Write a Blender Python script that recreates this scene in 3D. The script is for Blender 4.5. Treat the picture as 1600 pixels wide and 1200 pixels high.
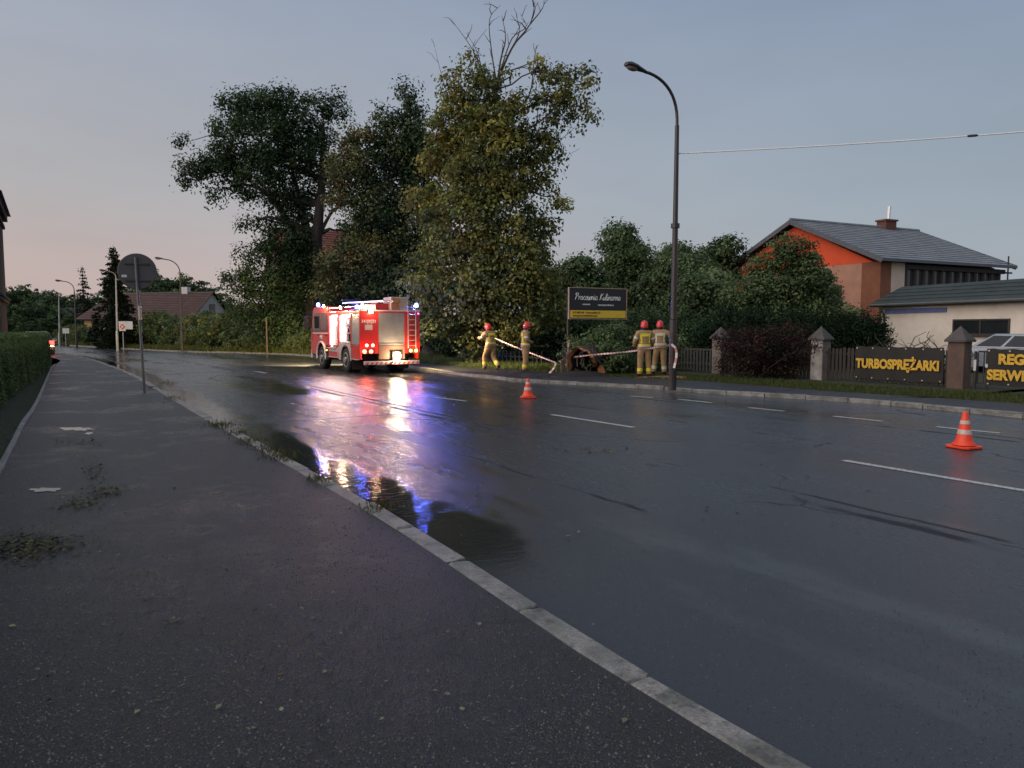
import bpy, bmesh, math, random
import numpy as np
from mathutils import Vector, Matrix, Quaternion
from mathutils.bvhtree import BVHTree
random.seed(7)
RNG = np.random.default_rng(11)
for o in list(bpy.data.objects):
    bpy.data.objects.remove(o)
scene = bpy.context.scene
COL = scene.collection
R = math.radians

# ------------------------------------------------------------------ camera
F, CX, CY, CAMH = 1150.0, 800.0, 600.0, 1.7
PITCH = math.atan(85.0 / F)
cam = bpy.data.cameras.new('camera')
cam.sensor_width = 36.0
cam.lens = F / 1600.0 * 36.0
cam.clip_end = 3000
camo = bpy.data.objects.new('camera', cam)
COL.objects.link(camo)
camo.location = (0, 0, CAMH)
camo.rotation_euler = (math.pi / 2 - PITCH, 0, 0)
scene.camera = camo

# ------------------------------------------------------------------ world, sun, exposure
world = bpy.data.worlds.new('World')
scene.world = world
world.use_nodes = True
wn = world.node_tree
wn.nodes.clear()


def wnode(t, **kw):
    n = wn.nodes.new(t)
    for k, v in kw.items():
        setattr(n, k, v)
    return n


def wramp(sock, stops):
    r = wnode('ShaderNodeValToRGB')
    el = r.color_ramp.elements
    while len(el) < len(stops):
        el.new(0.5)
    for e, (p, c) in zip(el, stops):
        e.position = p
        e.color = (*c, 1)
    wn.links.new(sock, r.inputs[0])
    return r.outputs[0]


SUN_AZ, SUN_EL = R(-88), R(2.0)      # the afterglow sits low, out of frame to the left
tc = wnode('ShaderNodeTexCoord')
nrm = wnode('ShaderNodeVectorMath', operation='NORMALIZE')
wn.links.new(tc.outputs['Generated'], nrm.inputs[0])
sep = wnode('ShaderNodeSeparateXYZ')
wn.links.new(nrm.outputs[0], sep.inputs[0])
dot = wnode('ShaderNodeVectorMath', operation='DOT_PRODUCT')
dot.inputs[1].default_value = (math.sin(SUN_AZ), math.cos(SUN_AZ), 0)
wn.links.new(nrm.outputs[0], dot.inputs[0])
west = wramp(sep.outputs[2], [(0.0, (.56, .425, .39)), (.075, (.53, .423, .405)), (.17, (.440, .425, .440)), (.40, (.335, .380, .470)), (1.0, (.31, .35, .43))])
east = wramp(sep.outputs[2], [(0.0, (.375, .405, .44)), (.15, (.322, .385, .452)), (.40, (.235, .300, .415)), (1.0, (.25, .30, .40))])
mr = wnode('ShaderNodeMapRange', interpolation_type='SMOOTHSTEP')
mr.inputs[1].default_value = -.62
mr.inputs[2].default_value = .86
wn.links.new(dot.outputs['Value'], mr.inputs[0])
mixs = wnode('ShaderNodeMix', data_type='RGBA')
wn.links.new(mr.outputs[0], mixs.inputs[0])
wn.links.new(east, mixs.inputs[6])
wn.links.new(west, mixs.inputs[7])
cn = wnode('ShaderNodeTexNoise')
cn.inputs['Scale'].default_value = 2.2
cn.inputs['Detail'].default_value = 5
cmap = wnode('ShaderNodeMapping')
cmap.inputs['Scale'].default_value = (1, 1, 3.5)
wn.links.new(nrm.outputs[0], cmap.inputs[0])
wn.links.new(cmap.outputs[0], cn.inputs['Vector'])
cmr = wnode('ShaderNodeMapRange')
cmr.inputs[1].default_value = .3
cmr.inputs[2].default_value = .7
cmr.inputs[3].default_value = .93
cmr.inputs[4].default_value = 1.06
wn.links.new(cn.outputs[0], cmr.inputs[0])
cmul = wnode('ShaderNodeVectorMath', operation='SCALE')
wn.links.new(mixs.outputs[2], cmul.inputs[0])
wn.links.new(cmr.outputs[0], cmul.inputs['Scale'])
bg1 = wnode('ShaderNodeBackground')
bg1.inputs[1].default_value = 0.71
wn.links.new(cmul.outputs[0], bg1.inputs[0])
sky = wnode('ShaderNodeTexSky', sky_type='NISHITA')
sky.sun_disc = False
sky.sun_elevation = SUN_EL
sky.sun_rotation = SUN_AZ
sky.dust_density = 3.0
bg2 = wnode('ShaderNodeBackground')
bg2.inputs[1].default_value = 0.012
wn.links.new(sky.outputs[0], bg2.inputs[0])
addb = wnode('ShaderNodeAddShader')
wn.links.new(bg1.outputs[0], addb.inputs[0])
wn.links.new(bg2.outputs[0], addb.inputs[1])
wout = wnode('ShaderNodeOutputWorld')
wn.links.new(addb.outputs[0], wout.inputs[0])

sl = bpy.data.lights.new('sun', 'SUN')
sl.energy = 1.5
sl.angle = R(80)
sl.color = (1.0, .86, .74)
slo = bpy.data.objects.new('sun', sl)
COL.objects.link(slo)
sd = Vector((math.sin(SUN_AZ - R(30)) * math.cos(R(30)), math.cos(SUN_AZ - R(30)) * math.cos(R(30)), math.sin(R(30))))
slo.rotation_euler = sd.to_track_quat('Z', 'Y').to_euler()
slo.location = (0, 0, 40)

scene.view_settings.view_transform = 'Standard'
scene.view_settings.look = 'None'
scene.view_settings.exposure = 0.50
scene.view_settings.gamma = 1.0
scene.render.engine = 'CYCLES'
cy = scene.cycles
cy.use_denoising = True
try:
    cy.denoiser = 'OPENIMAGEDENOISE'
except Exception:
    pass
cy.max_bounces = 5
cy.diffuse_bounces = 3
cy.glossy_bounces = 3
cy.transmission_bounces = 4
cy.transparent_max_bounces = 6
cy.sample_clamp_indirect = 4.0
cy.sample_clamp_direct = 0.0
cy.caustics_reflective = False
cy.caustics_refractive = False


# ------------------------------------------------------------------ pixels to the ground
SP, CP = math.sin(PITCH), math.cos(PITCH)


def ray(u, v):
    dx, dy = (u - CX) / F, -(v - CY) / F
    return Vector((dx, dy * SP + CP, dy * CP - SP))


def G(u, v, z=0.0):
    d = ray(u, v)
    return Vector((0, 0, CAMH)) + d * ((z - CAMH) / d.z)


def at(u, v, Y):
    d = ray(u, v)
    return Vector((0, 0, CAMH)) + d * (Y / d.y)


# ------------------------------------------------------------------ materials
class NT:
    def __init__(self, name):
        self.mat = bpy.data.materials.new(name)
        self.mat.use_nodes = True
        self.t = self.mat.node_tree
        self.b = self.t.nodes['Principled BSDF']
        self.out = self.t.nodes['Material Output']
        self._c = None

    def n(self, t, **kw):
        n = self.t.nodes.new(t)
        for k, v in kw.items():
            setattr(n, k, v)
        return n

    def put(self, sock, v):
        if isinstance(v, bpy.types.NodeSocket):
            self.t.links.new(v, sock)
        elif isinstance(v, (tuple, list)) and len(v) == 3 and sock.type == 'RGBA':
            sock.default_value = (*v, 1)
        else:
            sock.default_value = v

    def obj(self):
        if self._c is None:
            self._c = self.n('ShaderNodeTexCoord').outputs['Object']
        return self._c

    def gen(self):
        return self.n('ShaderNodeNewGeometry').outputs['Position']

    def mapping(self, vec, scale=(1, 1, 1), rot=(0, 0, 0), loc=(0, 0, 0)):
        m = self.n('ShaderNodeMapping')
        m.inputs['Scale'].default_value = scale
        m.inputs['Rotation'].default_value = rot
        m.inputs['Location'].default_value = loc
        self.put(m.inputs[0], vec)
        return m.outputs[0]

    def noise(self, scale, detail=3, rough=.55, vec=None, dist=0):
        m = self.n('ShaderNodeTexNoise')
        m.inputs['Scale'].default_value = scale
        m.inputs['Detail'].default_value = detail
        m.inputs['Roughness'].default_value = rough
        m.inputs['Distortion'].default_value = dist
        self.put(m.inputs['Vector'], vec if vec is not None else self.obj())
        return m.outputs[0]

    def voro(self, scale, vec=None, out='Distance'):
        m = self.n('ShaderNodeTexVoronoi')
        m.inputs['Scale'].default_value = scale
        self.put(m.inputs['Vector'], vec if vec is not None else self.obj())
        return m.outputs[out]

    def cracks(self, P, scale, w, gate=.5):
        wn_ = self.n('ShaderNodeTexNoise')
        wn_.inputs['Scale'].default_value = 1.6
        wn_.inputs['Detail'].default_value = 5
        self.put(wn_.inputs['Vector'], P)
        sc = self.n('ShaderNodeVectorMath', operation='SCALE')
        self.put(sc.inputs[0], wn_.outputs['Color'])
        sc.inputs['Scale'].default_value = .55
        ad = self.n('ShaderNodeVectorMath', operation='ADD')
        self.put(ad.inputs[0], P)
        self.put(ad.inputs[1], sc.outputs[0])
        v = self.n('ShaderNodeTexVoronoi', feature='DISTANCE_TO_EDGE')
        v.inputs['Scale'].default_value = scale
        self.put(v.inputs['Vector'], ad.outputs[0])
        return self.math('MULTIPLY', self.map(v.outputs['Distance'], w * .35, w, 1, 0, True), self.map(self.noise(.5, 3, .6, vec=P), gate, gate + .08, 0, 1, True))

    def map(self, v, a, b, c=0.0, d=1.0, smooth=False):
        m = self.n('ShaderNodeMapRange')
        if smooth:
            m.interpolation_type = 'SMOOTHSTEP'
        for i, x in enumerate((v, a, b, c, d)):
            self.put(m.inputs[i], x)
        return m.outputs[0]

    def math(self, op, a, b=0.0):
        m = self.n('ShaderNodeMath', operation=op)
        self.put(m.inputs[0], a)
        self.put(m.inputs[1], b)
        return m.outputs[0]

    def mix(self, f, a, b):
        m = self.n('ShaderNodeMix', data_type='RGBA')
        self.put(m.inputs[0], f)
        self.put(m.inputs[6], a)
        self.put(m.inputs[7], b)
        return m.outputs[2]

    def bump(self, h, strength=.3, dist=.02, normal=None):
        m = self.n('ShaderNodeBump')
        m.inputs['Strength'].default_value = strength if not isinstance(strength, bpy.types.NodeSocket) else 1
        if isinstance(strength, bpy.types.NodeSocket):
            self.put(m.inputs['Strength'], strength)
        m.inputs['Distance'].default_value = dist
        self.put(m.inputs['Height'], h)
        if normal is not None:
            self.put(m.inputs['Normal'], normal)
        return m.outputs[0]

    def set(self, **kw):
        for k, v in kw.items():
            self.put(self.b.inputs[{'color': 'Base Color', 'rough': 'Roughness', 'metal': 'Metallic', 'normal': 'Normal', 'spec': 'Specular IOR Level',
                                    'coat': 'Coat Weight', 'coatr': 'Coat Roughness', 'trans': 'Transmission Weight', 'alpha': 'Alpha', 'ior': 'IOR'}[k]], v)
        return self


MATS = {}


def mat(name, col, rough=.6, var=.18, scale=4.0, bump=0.0, bscale=40.0, metal=0.0, spec=.5, coat=0.0, dirt=None):
    if name in MATS:
        return MATS[name]
    m = NT(name)
    n = m.noise(scale, 4, .6)
    lo = tuple(c * (1 - var) for c in col)
    hi = tuple(min(1, c * (1 + var)) for c in col)
    c = m.mix(m.map(n, .3, .7), lo, hi)
    if dirt:
        c = m.mix(m.map(m.noise(scale * .45, 5, .65), .48, .72), c, dirt)
    m.set(color=c, rough=m.map(n, .2, .8, max(.02, rough - .08), min(1, rough + .08)), metal=metal, spec=spec, coat=coat)
    if bump:
        m.set(normal=m.bump(m.noise(bscale, 3, .6), bump, .01))
    MATS[name] = m.mat
    return m.mat


def emis(name, col, strength, base=(.8, .8, .8)):
    if name in MATS:
        return MATS[name]
    m = NT(name)
    m.set(color=base, rough=.3)
    n = m.noise(30, 2)
    m.put(m.b.inputs['Emission Color'], m.mix(m.map(n, .3, .7, 0, .25), col, tuple(min(1, c * .9 + .1) for c in col)))
    m.b.inputs['Emission Strength'].default_value = strength
    MATS[name] = m.mat
    return m.mat


def leafmat(name, rough=.45, trans=.30):
    if name in MATS:
        return MATS[name]
    m = NT(name)
    a = m.n('ShaderNodeAttribute', attribute_name='tint').outputs['Color']
    n = m.noise(9.0, 2)
    c = m.mix(m.map(n, .3, .7, 0, .35), a, m.mix(1.0, a, (.02, .03, .012)))
    m.set(color=a, rough=rough, spec=.18)
    t = m.n('ShaderNodeBsdfTranslucent')
    m.put(t.inputs[0], a)
    x = m.n('ShaderNodeMixShader')
    x.inputs[0].default_value = trans
    m.t.links.new(m.b.outputs[0], x.inputs[1])
    m.t.links.new(t.outputs[0], x.inputs[2])
    m.t.links.new(x.outputs[0], m.out.inputs[0])
    MATS[name] = m.mat
    return m.mat


# ------------------------------------------------------------------ mesh helpers
def tag(o, label=None, cat=None, group=None, kind=None):
    if label:
        o['label'] = label
    if cat:
        o['category'] = cat
    if group:
        o['group'] = group
    if kind:
        o['kind'] = kind
    return o


def thing(name, label, cat, loc=(0, 0, 0), rotz=0.0, group=None, kind=None):
    o = bpy.data.objects.new(name, None)
    COL.objects.link(o)
    o.empty_display_size = .2
    o.location = loc
    o.rotation_euler = (0, 0, rotz)
    return tag(o, label, cat, group, kind)


def link(name, me, mats, parent=None, loc=None, rot=None, smooth=False):
    o = bpy.data.objects.new(name, me)
    COL.objects.link(o)
    if parent is not None:
        o.parent = parent
    if loc is not None:
        o.location = loc
    if rot is not None:
        o.rotation_euler = rot
    if mats is not None and len(me.materials) == 0:
        for m in (mats if isinstance(mats, (list, tuple)) else [mats]):
            me.materials.append(m)
    return o


class MB:
    def __init__(self):
        self.v, self.f, self.m = [], [], []

    def add(self, vs, fs, mi=0):
        b = len(self.v)
        self.v += [tuple(p) for p in vs]
        self.f += [tuple(i + b for i in q) for q in fs]
        self.m += [mi] * len(fs)
        return self

    def box(self, x0, x1, y0, y1, z0, z1, mi=0, M=None):
        vs = [Vector(p) for p in ((x0, y0, z0), (x1, y0, z0), (x1, y1, z0), (x0, y1, z0), (x0, y0, z1), (x1, y0, z1), (x1, y1, z1), (x0, y1, z1))]
        if M is not None:
            vs = [M @ p for p in vs]
        return self.add(vs, [(3, 2, 1, 0), (4, 5, 6, 7), (0, 1, 5, 4), (1, 2, 6, 5), (2, 3, 7, 6), (3, 0, 4, 7)], mi)

    def bar(self, a, b, w, h, up=(0, 0, 1), mi=0):
        a, b = Vector(a), Vector(b)
        d = (b - a)
        L = d.length
        d.normalize()
        up = Vector(up)
        s = d.cross(up)
        if s.length < 1e-4:
            s = d.cross(Vector((1, 0, 0)))
        s.normalize()
        t = s.cross(d)
        M = Matrix((( s.x, d.x, t.x, a.x), (s.y, d.y, t.y, a.y), (s.z, d.z, t.z, a.z), (0, 0, 0, 1)))
        return self.box(-w / 2, w / 2, 0, L, -h / 2, h / 2, mi, M)

    def tube(self, pts, r, n=8, mi=0, cap=True):
        pts = [Vector(p) for p in pts]
        k = len(pts)
        rs = [r] * k if not isinstance(r, (list, tuple)) else list(r)
        tan = []
        for i in range(k):
            d = pts[min(i + 1, k - 1)] - pts[max(i - 1, 0)]
            tan.append(d.normalized() if d.length > 1e-9 else Vector((0, 0, 1)))
        ref = Vector((1, 0, 0)) if abs(tan[0].x) < .8 else Vector((0, 1, 0))
        nx = tan[0].cross(ref).normalized()
        vs = []
        for i in range(k):
            nx = (nx - tan[i] * nx.dot(tan[i])).normalized()
            ny = tan[i].cross(nx)
            for j in range(n):
                a = 2 * math.pi * j / n
                vs.append(pts[i] + (nx * math.cos(a) + ny * math.sin(a)) * rs[i])
        fs = []
        for i in range(k - 1):
            for j in range(n):
                a, b = i * n + j, i * n + (j + 1) % n
                fs.append((a, b, b + n, a + n))
        if cap:
            fs.append(tuple(range(n - 1, -1, -1)))
            fs.append(tuple((k - 1) * n + j for j in range(n)))
        return self.add(vs, fs, mi)

    def prism(self, poly, axis, a, b, mi=0, M=None):
        """poly: list of 2D points; axis x -> (y,z), y -> (x,z), z -> (x,y)"""
        def p3(p, t):
            q = {'x': (t, p[0], p[1]), 'y': (p[0], t, p[1]), 'z': (p[0], p[1], t)}[axis]
            q = Vector(q)
            return M @ q if M is not None else q
        n = len(poly)
        vs = [p3(p, a) for p in poly] + [p3(p, b) for p in poly]
        fs = [tuple(range(n - 1, -1, -1)), tuple(range(n, 2 * n))] + [(i, (i + 1) % n, n + (i + 1) % n, n + i) for i in range(n)]
        return self.add(vs, fs, mi)

    def lathe(self, prof, n=16, M=None, mi=0):
        vs, fs = [], []
        for r, z in prof:
            for j in range(n):
                a = 2 * math.pi * j / n
                p = Vector((r * math.cos(a), r * math.sin(a), z))
                vs.append(M @ p if M is not None else p)
        for i in range(len(prof) - 1):
            for j in range(n):
                a, b = i * n + j, i * n + (j + 1) % n
                fs.append((a, b, b + n, a + n))
        fs.append(tuple(range(n - 1, -1, -1)))
        fs.append(tuple((len(prof) - 1) * n + j for j in range(n)))
        return self.add(vs, fs, mi)

    def ell(self, c, r, n=12, k=8, M=None, mi=0):
        prof = [(math.sin(math.pi * i / k), -math.cos(math.pi * i / k)) for i in range(k + 1)]
        T = Matrix.Translation(Vector(c)) @ Matrix.Diagonal((*r, 1))
        if M is not None:
            T = M @ T
        prof[0] = (.02, -1)
        prof[-1] = (.02, 1)
        return self.lathe(prof, n, T, mi)

    def mesh(self, name, smooth=False, bevel=0.0):
        me = bpy.data.meshes.new(name)
        me.from_pydata(self.v, [], self.f)
        me.polygons.foreach_set('material_index', self.m)
        bm = bmesh.new()
        bm.from_mesh(me)
        bmesh.ops.recalc_face_normals(bm, faces=bm.faces)
        if bevel:
            es = [e for e in bm.edges if len(e.link_faces) == 2 and e.calc_face_angle(0) > .5]
            bmesh.ops.bevel(bm, geom=es, offset=bevel, segments=2, affect='EDGES', profile=.5, clamp_overlap=True)
        bm.to_mesh(me)
        bm.free()
        if smooth:
            me.polygons.foreach_set('use_smooth', [True] * len(me.polygons))
            try:
                me.set_sharp_from_angle(angle=R(38))
            except Exception:
                pass
        me.update()
        return me

    def build(self, name, mats, parent=None, smooth=False, bevel=0.0, loc=None, rot=None):
        return link(name, self.mesh(name, smooth, bevel), mats, parent, loc, rot)


def np_mesh(name, V, Fq, k, tint=None):
    """V (n,3) float, Fq (m,k) ints"""
    me = bpy.data.meshes.new(name)
    V = np.asarray(V, dtype=np.float32)
    Fq = np.asarray(Fq, dtype=np.int32)
    me.vertices.add(len(V))
    me.vertices.foreach_set('co', V.ravel())
    me.loops.add(Fq.size)
    me.loops.foreach_set('vertex_index', Fq.ravel())
    me.polygons.add(len(Fq))
    me.polygons.foreach_set('loop_start', np.arange(0, Fq.size, k, dtype=np.int32))
    me.update(calc_edges=True)
    if tint is not None:
        a = me.attributes.new('tint', 'FLOAT_COLOR', 'POINT')
        c = np.ones((len(V), 4), dtype=np.float32)
        c[:, :3] = tint
        a.data.foreach_set('color', c.ravel())
    me.validate()
    return me


def unit(a):
    return a / np.maximum(np.linalg.norm(a, axis=1, keepdims=True), 1e-9)


def leaf_arrays(C, size, col, up=0.35, aspect=.62, droop=.0, rng=RNG, nb=None, nw=.5):
    """diamond leaves, bent along the midrib: C (n,3), size (n,), col (n,3)"""
    n = len(C)
    nv = unit(rng.normal(size=(n, 3)) + np.array([0, 0, up * 2.2])) if nb is None else unit(nb + rng.normal(size=(n, 3)) * nw)
    t = rng.normal(size=(n, 3)) + np.array([0, 0, -droop * 2])
    t = unit(t - nv * (t * nv).sum(1, keepdims=True))
    s = np.cross(nv, t)
    L = size[:, None]
    p0 = C - t * L * .5
    p2 = C + t * L * .5 - nv * L * .10
    m_ = C + t * L * (-.06)
    p1 = m_ + s * L * aspect * .5 + nv * L * .08
    p3 = m_ - s * L * aspect * .5 + nv * L * .08
    V = np.stack([p0, p1, p2, p3], 1).reshape(-1, 3)
    Fq = np.arange(n * 4).reshape(-1, 4)
    return V, Fq, np.repeat(col, 4, axis=0)


def pick(pal, n, rng=RNG):
    cols = np.array([p[0] for p in pal], dtype=float)
    w = np.array([p[1] for p in pal], dtype=float)
    return cols[rng.choice(len(pal), size=n, p=w / w.sum())]


def catmull(pts, per=6):
    pts = [Vector(p) for p in pts]
    out = []
    for i in range(len(pts) - 1):
        p0 = pts[i - 1] if i > 0 else pts[0] * 2 - pts[1]
        p1, p2 = pts[i], pts[i + 1]
        p3 = pts[i + 2] if i + 2 < len(pts) else pts[-1] * 2 - pts[-2]
        for j in range(per):
            t = j / per
            out.append(.5 * ((2 * p1) + (p2 - p0) * t + (2 * p0 - 5 * p1 + 4 * p2 - p3) * t * t + (3 * p1 - p0 - 3 * p2 + p3) * t ** 3))
    out.append(pts[-1])
    return out


def resample(pts, n):
    d = [0]
    for a, b in zip(pts, pts[1:]):
        d.append(d[-1] + (b - a).length)
    out = []
    i = 0
    for k in range(n):
        s = d[-1] * k / (n - 1)
        while i < len(d) - 2 and d[i + 1] < s:
            i += 1
        t = (s - d[i]) / max(d[i + 1] - d[i], 1e-9)
        out.append(pts[i].lerp(pts[i + 1], min(1, t)))
    return out


def plen(pts):
    return sum((b - a).length for a, b in zip(pts, pts[1:]))


def offset(pts, d):
    """shift a ground polyline sideways; positive is to the right of its direction"""
    out = []
    for i in range(len(pts)):
        t = pts[min(i + 1, len(pts) - 1)] - pts[max(i - 1, 0)]
        t.z = 0
        t.normalize()
        out.append(pts[i] + Vector((t.y, -t.x, 0)) * d)
    return out


def copy_tree(o, parent=None):
    c = o.copy()
    COL.objects.link(c)
    c.parent = parent
    for ch in o.children:
        copy_tree(ch, c)
    return c

# ================================================================== GROUND AND ROAD
ROADDIR = R(32)
DV = Vector((-math.sin(ROADDIR), math.cos(ROADDIR), 0))     # along the road, away
NV = Vector((math.cos(ROADDIR), math.sin(ROADDIR), 0))      # across, to the right
PAVZ = .10

kl = [G(u, v, PAVZ) for u, v in ((1269, 1200), (1012, 1060), (813, 935), (732, 866), (673, 832), (590, 785), (497, 740), (415, 695), (366, 670), (306, 638), (246, 604),
                                 (192, 577), (129, 557), (95, 552.5), (62, 548.5))]
kl = [kl[0] - (kl[1] - kl[0]).normalized() * 7] + kl
d_ = (kl[-1] - kl[-2]).normalized()
kl += [kl[-1] + d_ * 30 + Vector((-6, 0, 0)), kl[-1] + d_ * 70 + Vector((-30, 0, 0))]
for p in kl:
    p.z = 0
KL = catmull(kl, 8)


def smooth_line(pts, passes, step=.8):
    q = resample(pts, int(plen(pts) / step))
    for _ in range(passes):
        q = [q[0]] + [(q[i - 1] + q[i] * 2 + q[i + 1]) / 4 for i in range(1, len(q) - 1)] + [q[-1]]
    return q


KL = smooth_line(KL, 5)

kr = [G(u, v, 0) for u, v in ((1600, 654), (1405, 635), (1275, 625), (1100, 615), (1022, 608.5), (950, 604), (880, 600.5), (806, 597), (778, 592.5), (736, 588.5), (700, 584),
                              (655, 577.5), (600, 570.5), (540, 563), (485, 557), (420, 553.5), (340, 551.5), (285, 550), (200, 546), (125, 541.5), (70, 538))]
kr = [kr[0] + (kr[0] - kr[1]).normalized() * 22] + kr
d_ = (kr[-1] - kr[-2]).normalized()
kr += [kr[-1] + d_ * 40]
for p in kr:
    p.z = 0
KR = catmull(kr, 6)

pe = [G(u, v, PAVZ) for u, v in ((0, 723), (32, 662), (57, 624.5), (79, 575))]       # edging on the hedge side
d_ = (pe[-1] - pe[0]).normalized()
pe = [pe[0] - d_ * 14] + pe
pe += [pe[-1] + d_ * 12, pe[-1] + d_ * 22 + Vector((-4, 0, 0)), pe[-1] + d_ * 45 + Vector((-22, 0, 0))]
for p in pe:
    p.z = 0
PE = catmull(pe, 8)

pb = [G(u, v, PAVZ) for u, v in ((1600, 630), (1470, 621), (1275, 609), (1112, 596), (1020, 591), (940, 587.5), (862, 583), (812, 577), (750, 574), (690, 569.5),
                                 (640, 566), (590, 561.5), (540, 557))]
pb = [pb[0] + (pb[0] - pb[1]).normalized() * 24] + pb
for p in pb:
    p.z = 0
PBn = catmull(pb, 6)


def strip(name, P, Q, na, z, m, uvfun=None, parent=None, n=None, power=1.0, zfun=None):
    n = n or len(P)
    P, Q = resample(P, n), resample(Q, n)
    V, Fs = [], []
    for a, b in zip(P, Q):
        for j in range(na + 1):
            t = (j / na) ** power
            p = a.lerp(b, t)
            V.append((p.x, p.y, z + (zfun(p, t) if zfun else 0)))
    for i in range(n - 1):
        for j in range(na):
            a = i * (na + 1) + j
            Fs.append((a, a + 1, a + na + 2, a + na + 1))
    me = bpy.data.meshes.new(name)
    me.from_pydata(V, [], Fs)
    if uvfun:
        uv = me.uv_layers.new(name='road')
        vals = [uvfun(Vector(p)) for p in V]
        for l in me.loops:
            uv.data[l.index].uv = vals[l.vertex_index]
    me.update()
    if me.polygons[0].normal.z < 0:
        me.flip_normals()
    return link(name, me, m, parent)


KLn = np.array([(p.x, p.y) for p in KL])


def dist_left(p):
    a, b = KLn[:-1], KLn[1:]
    q = np.array([p.x, p.y])
    ab = b - a
    t = np.clip(((q - a) * ab).sum(1) / (ab * ab).sum(1), 0, 1)
    return float(np.sqrt((((a + ab * t[:, None]) - q) ** 2).sum(1)).min())


# --- wet asphalt carriageway
m = NT('wet_asphalt')
P_ = m.gen()
uvn = m.n('ShaderNodeUVMap', uv_map='road').outputs[0]
sp_ = m.n('ShaderNodeSeparateXYZ')
m.put(sp_.inputs[0], uvn)
dl, sl_ = sp_.outputs[0], sp_.outputs[1]
ru = m.mapping(P_, rot=(0, 0, -ROADDIR))                    # x across, y along the road
big = m.noise(.40, 5, .62, vec=m.mapping(ru, scale=(1.0, .17, 1)))
mid = m.noise(1.9, 5, .65, vec=m.mapping(ru, scale=(1.0, .22, 1)))
fine = m.noise(210, 2, .6, vec=P_)
grain = m.noise(75, 3, .75, vec=P_)
vor = m.voro(85, vec=P_)
wob = m.math('MULTIPLY', m.math('SUBTRACT', m.noise(.9, 3, .6, vec=P_), .5), 1.0)
gut = m.map(m.math('ADD', dl, wob), .55, .95, 1, 0, True)   # water standing in the gutter
gut = m.math('MULTIPLY', gut, m.map(sl_, 3.2, 5.2, 0, 1, True))
pud = m.map(m.math('ADD', big, m.math('MULTIPLY', mid, .35)), .70, .80, 0, 1, True)
# lengthwise seams and one crosswise seam, broken up
seam = None
for c0, w0, lo in ((3.85, .10, .47), (4.12, .06, .45), (2.2, .05, .50), (7.35, .06, .48), (9.9, .10, .42), (10.3, .06, .42)):
    dd = m.math('ABSOLUTE', m.math('SUBTRACT', m.math('ADD', dl, m.math('MULTIPLY', wob, .22)), c0))
    s1 = m.math('MULTIPLY', m.map(dd, w0 * .3, w0, 1, 0, True), m.map(m.noise(.42, 3, .6, vec=m.mapping(ru, scale=(.2, 1, 1), loc=(c0, 0, 0))), lo, lo + .12, 0, 1, True))
    seam = s1 if seam is None else m.math('MAXIMUM', seam, s1)
for c0, w0 in ((13.7, .035), (23.5, .05), (31.0, .05)):
    dd = m.math('ABSOLUTE', m.math('SUBTRACT', m.math('ADD', sl_, m.math('MULTIPLY', wob, .5)), c0))
    seam = m.math('MAXIMUM', seam, m.math('MULTIPLY', m.map(dd, w0 * .3, w0, 1, 0, True), .8))
wet = m.math('MAXIMUM', gut, m.math('MULTIPLY', pud, .6))
colr = m.mix(m.map(grain, .3, .72), (.016, .020, .026), (.045, .053, .064))
colr = m.mix(m.map(mid, .35, .7), colr, m.mix(.5, colr, (.036, .038, .042)))
colr = m.mix(m.math('MULTIPLY', m.map(vor, .0, .25, 1, 0), .5), colr, (.11, .112, .115))
crk = m.cracks(P_, .24, .007, .50)
seam = m.math('MAXIMUM', seam, m.math('MULTIPLY', crk, .75))
colr = m.mix(m.math('MULTIPLY', wet, .55), colr, (.013, .014, .016))
colr = m.mix(m.math('MULTIPLY', seam, .6), colr, (.008, .008, .009))
rg = m.map(m.math('ADD', m.math('MULTIPLY', big, .7), m.math('MULTIPLY', mid, .3)), .42, .62, .285, .15, True)
rg = m.math('ADD', m.math('MULTIPLY', rg, m.math('SUBTRACT', 1.0, wet)), m.math('MULTIPLY', wet, .055))
rg = m.math('ADD', rg, m.math('MULTIPLY', seam, .5))
dry = m.math('SUBTRACT', 1.0, m.math('MULTIPLY', wet, .93))
b1 = m.bump(m.math('ADD', m.math('MULTIPLY', grain, .6), m.math('MULTIPLY', fine, .5)), m.math('MULTIPLY', dry, .62), .008)
b1 = m.bump(m.noise(21, 2, .6, vec=P_), m.math('MULTIPLY', dry, .62), .004, normal=b1)
rip = m.noise(9.0, 2, .5, vec=m.mapping(ru, scale=(.55, 1.9, 1)), dist=.6)
b2 = m.bump(rip, m.math('MULTIPLY', gut, .20), .02, normal=b1)
m.set(color=colr, rough=rg, normal=b2, spec=m.map(seam, 0, 1, .62, .30))
ASPH = m.mat

# --- dull damp pavement asphalt with pale aggregate
m = NT('pavement_asphalt')
P_ = m.gen()
ru = m.mapping(P_, rot=(0, 0, -ROADDIR))
big = m.noise(.55, 4, .62, vec=P_)
mid = m.noise(3.2, 4, .6, vec=P_)
grain = m.noise(150, 3, .75, vec=P_)
vc = m.n('ShaderNodeTexVoronoi')
vc.inputs['Scale'].default_value = 105
m.put(vc.inputs['Vector'], P_)
sepc = m.n('ShaderNodeSeparateColor')
m.put(sepc.inputs[0], vc.outputs['Color'])
chip = m.math('MULTIPLY', m.map(vc.outputs['Distance'], .18, .34, 1, 0), m.map(sepc.outputs[0], .74, .80, 0, 1))
c = m.mix(m.map(grain, .3, .7), (.010, .010, .0115), (.038, .0375, .0405))
c = m.mix(m.map(big, .35, .68, 0, .5), c, (.020, .0205, .025))
c = m.mix(m.math('MULTIPLY', chip, .8), c, (.115, .112, .110))
patch = m.voro(.22, vec=m.mapping(ru, scale=(1.0, .45, 1)), out='Color')
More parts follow.
